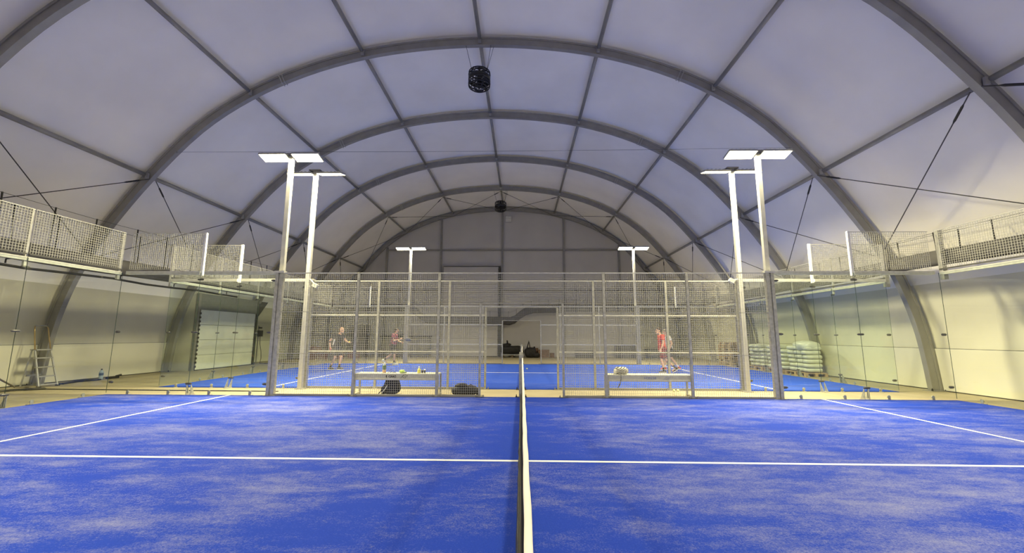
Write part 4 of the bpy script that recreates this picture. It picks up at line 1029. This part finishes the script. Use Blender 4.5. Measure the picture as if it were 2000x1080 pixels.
def p1x(r, V):
    e = V['elR']; d = (V['wrR'] - e).normalized(); MB().cap(e + d * .0, .050, e + d * .05, .049, 14, True).build('elbow_band', BLACK, r, True)
    c, p = V['che'], V['pel']
    pts = [c + Vector((-.03, -.185, .02)), c.lerp(p, .35) + Vector((-.02, -.172, 0)), c.lerp(p, .75) + Vector((-.01, -.172, 0)), c.lerp(p, 1.0) + Vector((-.02, -.178, 0))]
    MB().tube(pts, .034, 8, True, 0, .35, (1, 0, 0)).build('white_side_panel', WHT, r, True)
person('bald person in a black shirt and dark shorts walking right on the far court', (-7.86, 17.5, .012), -.30, dict(
    pel=(0, 0, .96), che=(.13, 0, 1.33), nk=(.19, 0, 1.50), hd=(.27, 0, 1.63),
    shR=(.10, -.20, 1.42), elR=(-.08, -.27, 1.17), wrR=(-.03, -.27, .92), shL=(.18, .20, 1.42), elL=(.28, .28, 1.17), wrL=(.52, .18, 1.12), palmR=(0, 1, 0), palmL=(0, 0, 1), gripR=1.1, gripL=.5,
    hpR=(0, -.10, .92), knR=(.10, -.12, .50), anR=(-.10, -.12, .10), ftR=(1, -.1, 0), hpL=(0, .10, .92), knL=(.22, .11, .51), anL=(.16, .11, .10), ftL=(1, .05, 0)),
    BLKT, CHAR, SOCKB, SHOEB, DKH, True, .5, 1.08, p1x)
person('dark haired person in a red checked shirt striding right on the far court', (-6.33, 20.45, .012), -.06, dict(
    pel=(0, 0, .95), che=(.05, 0, 1.34), nk=(.09, 0, 1.51), hd=(.15, 0, 1.65),
    shR=(.05, -.19, 1.43), elR=(.12, -.25, 1.16), wrR=(.42, -.20, 1.23), shL=(.06, .19, 1.43), elL=(.16, .24, 1.15), wrL=(.40, .10, 1.08), palmR=(0, 1, 0), palmL=(0, -1, 0), gripR=1.1, gripL=.6,
    hpR=(0, -.10, .91), knR=(.14, -.11, .50), anR=(.14, -.11, .10), ftR=(1, 0, 0), hpL=(-.02, .10, .91), knL=(-.12, .11, .49), anL=(-.45, .11, .23), ftL=(.80, 0, -.60)),
    CHK, BLS, SOCKB, SHOEW, DKH)
person('brown haired person in a red shirt and dark red shorts walking left', (5.60, 16.75, .012), PI + .1, dict(
    pel=(0, 0, .95), che=(.03, 0, 1.33), nk=(.07, 0, 1.50), hd=(.13, 0, 1.64),
    shR=(.02, -.19, 1.43), elR=(-.10, -.24, 1.17), wrR=(-.05, -.26, .93), shL=(.04, .19, 1.43), elL=(.07, .25, 1.15), wrL=(.16, .24, .92), palmR=(0, 1, 0), palmL=(0, -1, 0), gripR=.5, gripL=.5,
    hpR=(0, -.10, .91), knR=(-.16, -.11, .51), anR=(-.56, -.11, .18), ftR=(.85, 0, -.5), hpL=(0, .10, .91), knL=(.10, .11, .50), anL=(.02, .11, .10), ftL=(1, 0, 0)),
    REDT, DRED, SOCKB, SHOEB, BROWNH)
person('grey haired person in a white shirt walking left, half hidden behind the red shirt', (6.38, 18.25, .012), PI - .05, dict(
    pel=(0, 0, .93), che=(.04, 0, 1.30), nk=(.09, 0, 1.46), hd=(.14, 0, 1.59),
    shR=(.03, -.19, 1.39), elR=(.06, -.25, 1.13), wrR=(.16, -.24, .92), shL=(.03, .19, 1.39), elL=(-.06, .25, 1.13), wrL=(.04, .25, .90), palmR=(0, 1, 0), palmL=(0, -1, 0), gripR=.5, gripL=.5,
    hpR=(0, -.10, .89), knR=(-.12, -.11, .49), anR=(-.40, -.11, .12), ftR=(1, 0, -.1), hpL=(0, .10, .89), knL=(.20, .11, .50), anL=(.24, .11, .10), ftL=(1, 0, 0)),
    WHT, BLS, SOCKW, SHOER, GREYH)
def racket(p, d, face, m, grip_m, label):
    p = Vector(p); d = Vector(d).normalized(); f = Vector(face); f = (f - d * f.dot(d)).normalized(); s = d.cross(f)
    r = empty('padel_racket', p, label, 'racket')
    c = p + d * .30; n = 20; mb = MB(); vs = []
    for sg in (-1, 1):
        for i in range(n):
            a = 2 * PI * i / n; vs.append(c + d * .145 * math.cos(a) + s * .125 * math.sin(a) + f * .018 * sg)
    mb.add(vs, [tuple(range(n - 1, -1, -1)), tuple(range(n, 2 * n))] + [(i, (i + 1) % n, n + (i + 1) % n, n + i) for i in range(n)]); mb.build('racket_face', m, r)
    MB().tube([c - d * .12 + s * .06, c - d * .19], .014, 6).tube([c - d * .12 - s * .06, c - d * .19], .014, 6).build('throat', m, r)
    MB().tube([p + d * .12, p - d * .07], .017, 8).build('grip', grip_m, r, True)
RK1 = mat('black_racket', (.02, .02, .022), .4); RK2 = mat('pale_racket', (.16, .16, .16), .4)
racket((-7.955, 17.23, .84), (.12, .0, -1), (0, 1, 0), RK1, WB_, 'black padel racket with a red grip held low by the bald person')
racket((-5.84, 20.235, 1.245), (1, .05, -.02), (0, .75, 1), RK2, BLACK, 'grey padel racket held forward by the person in the checked shirt')
thing1(MB().ell((-7.285, 17.52, 1.155), (.033, .033, .033), 14, 10), 'padel_ball', mat('yellow_felt', (.80, .80, .20), .9), (-7.285, 17.52, 1.155), 'yellow ball held in the hand of the bald person', 'ball', None, True)
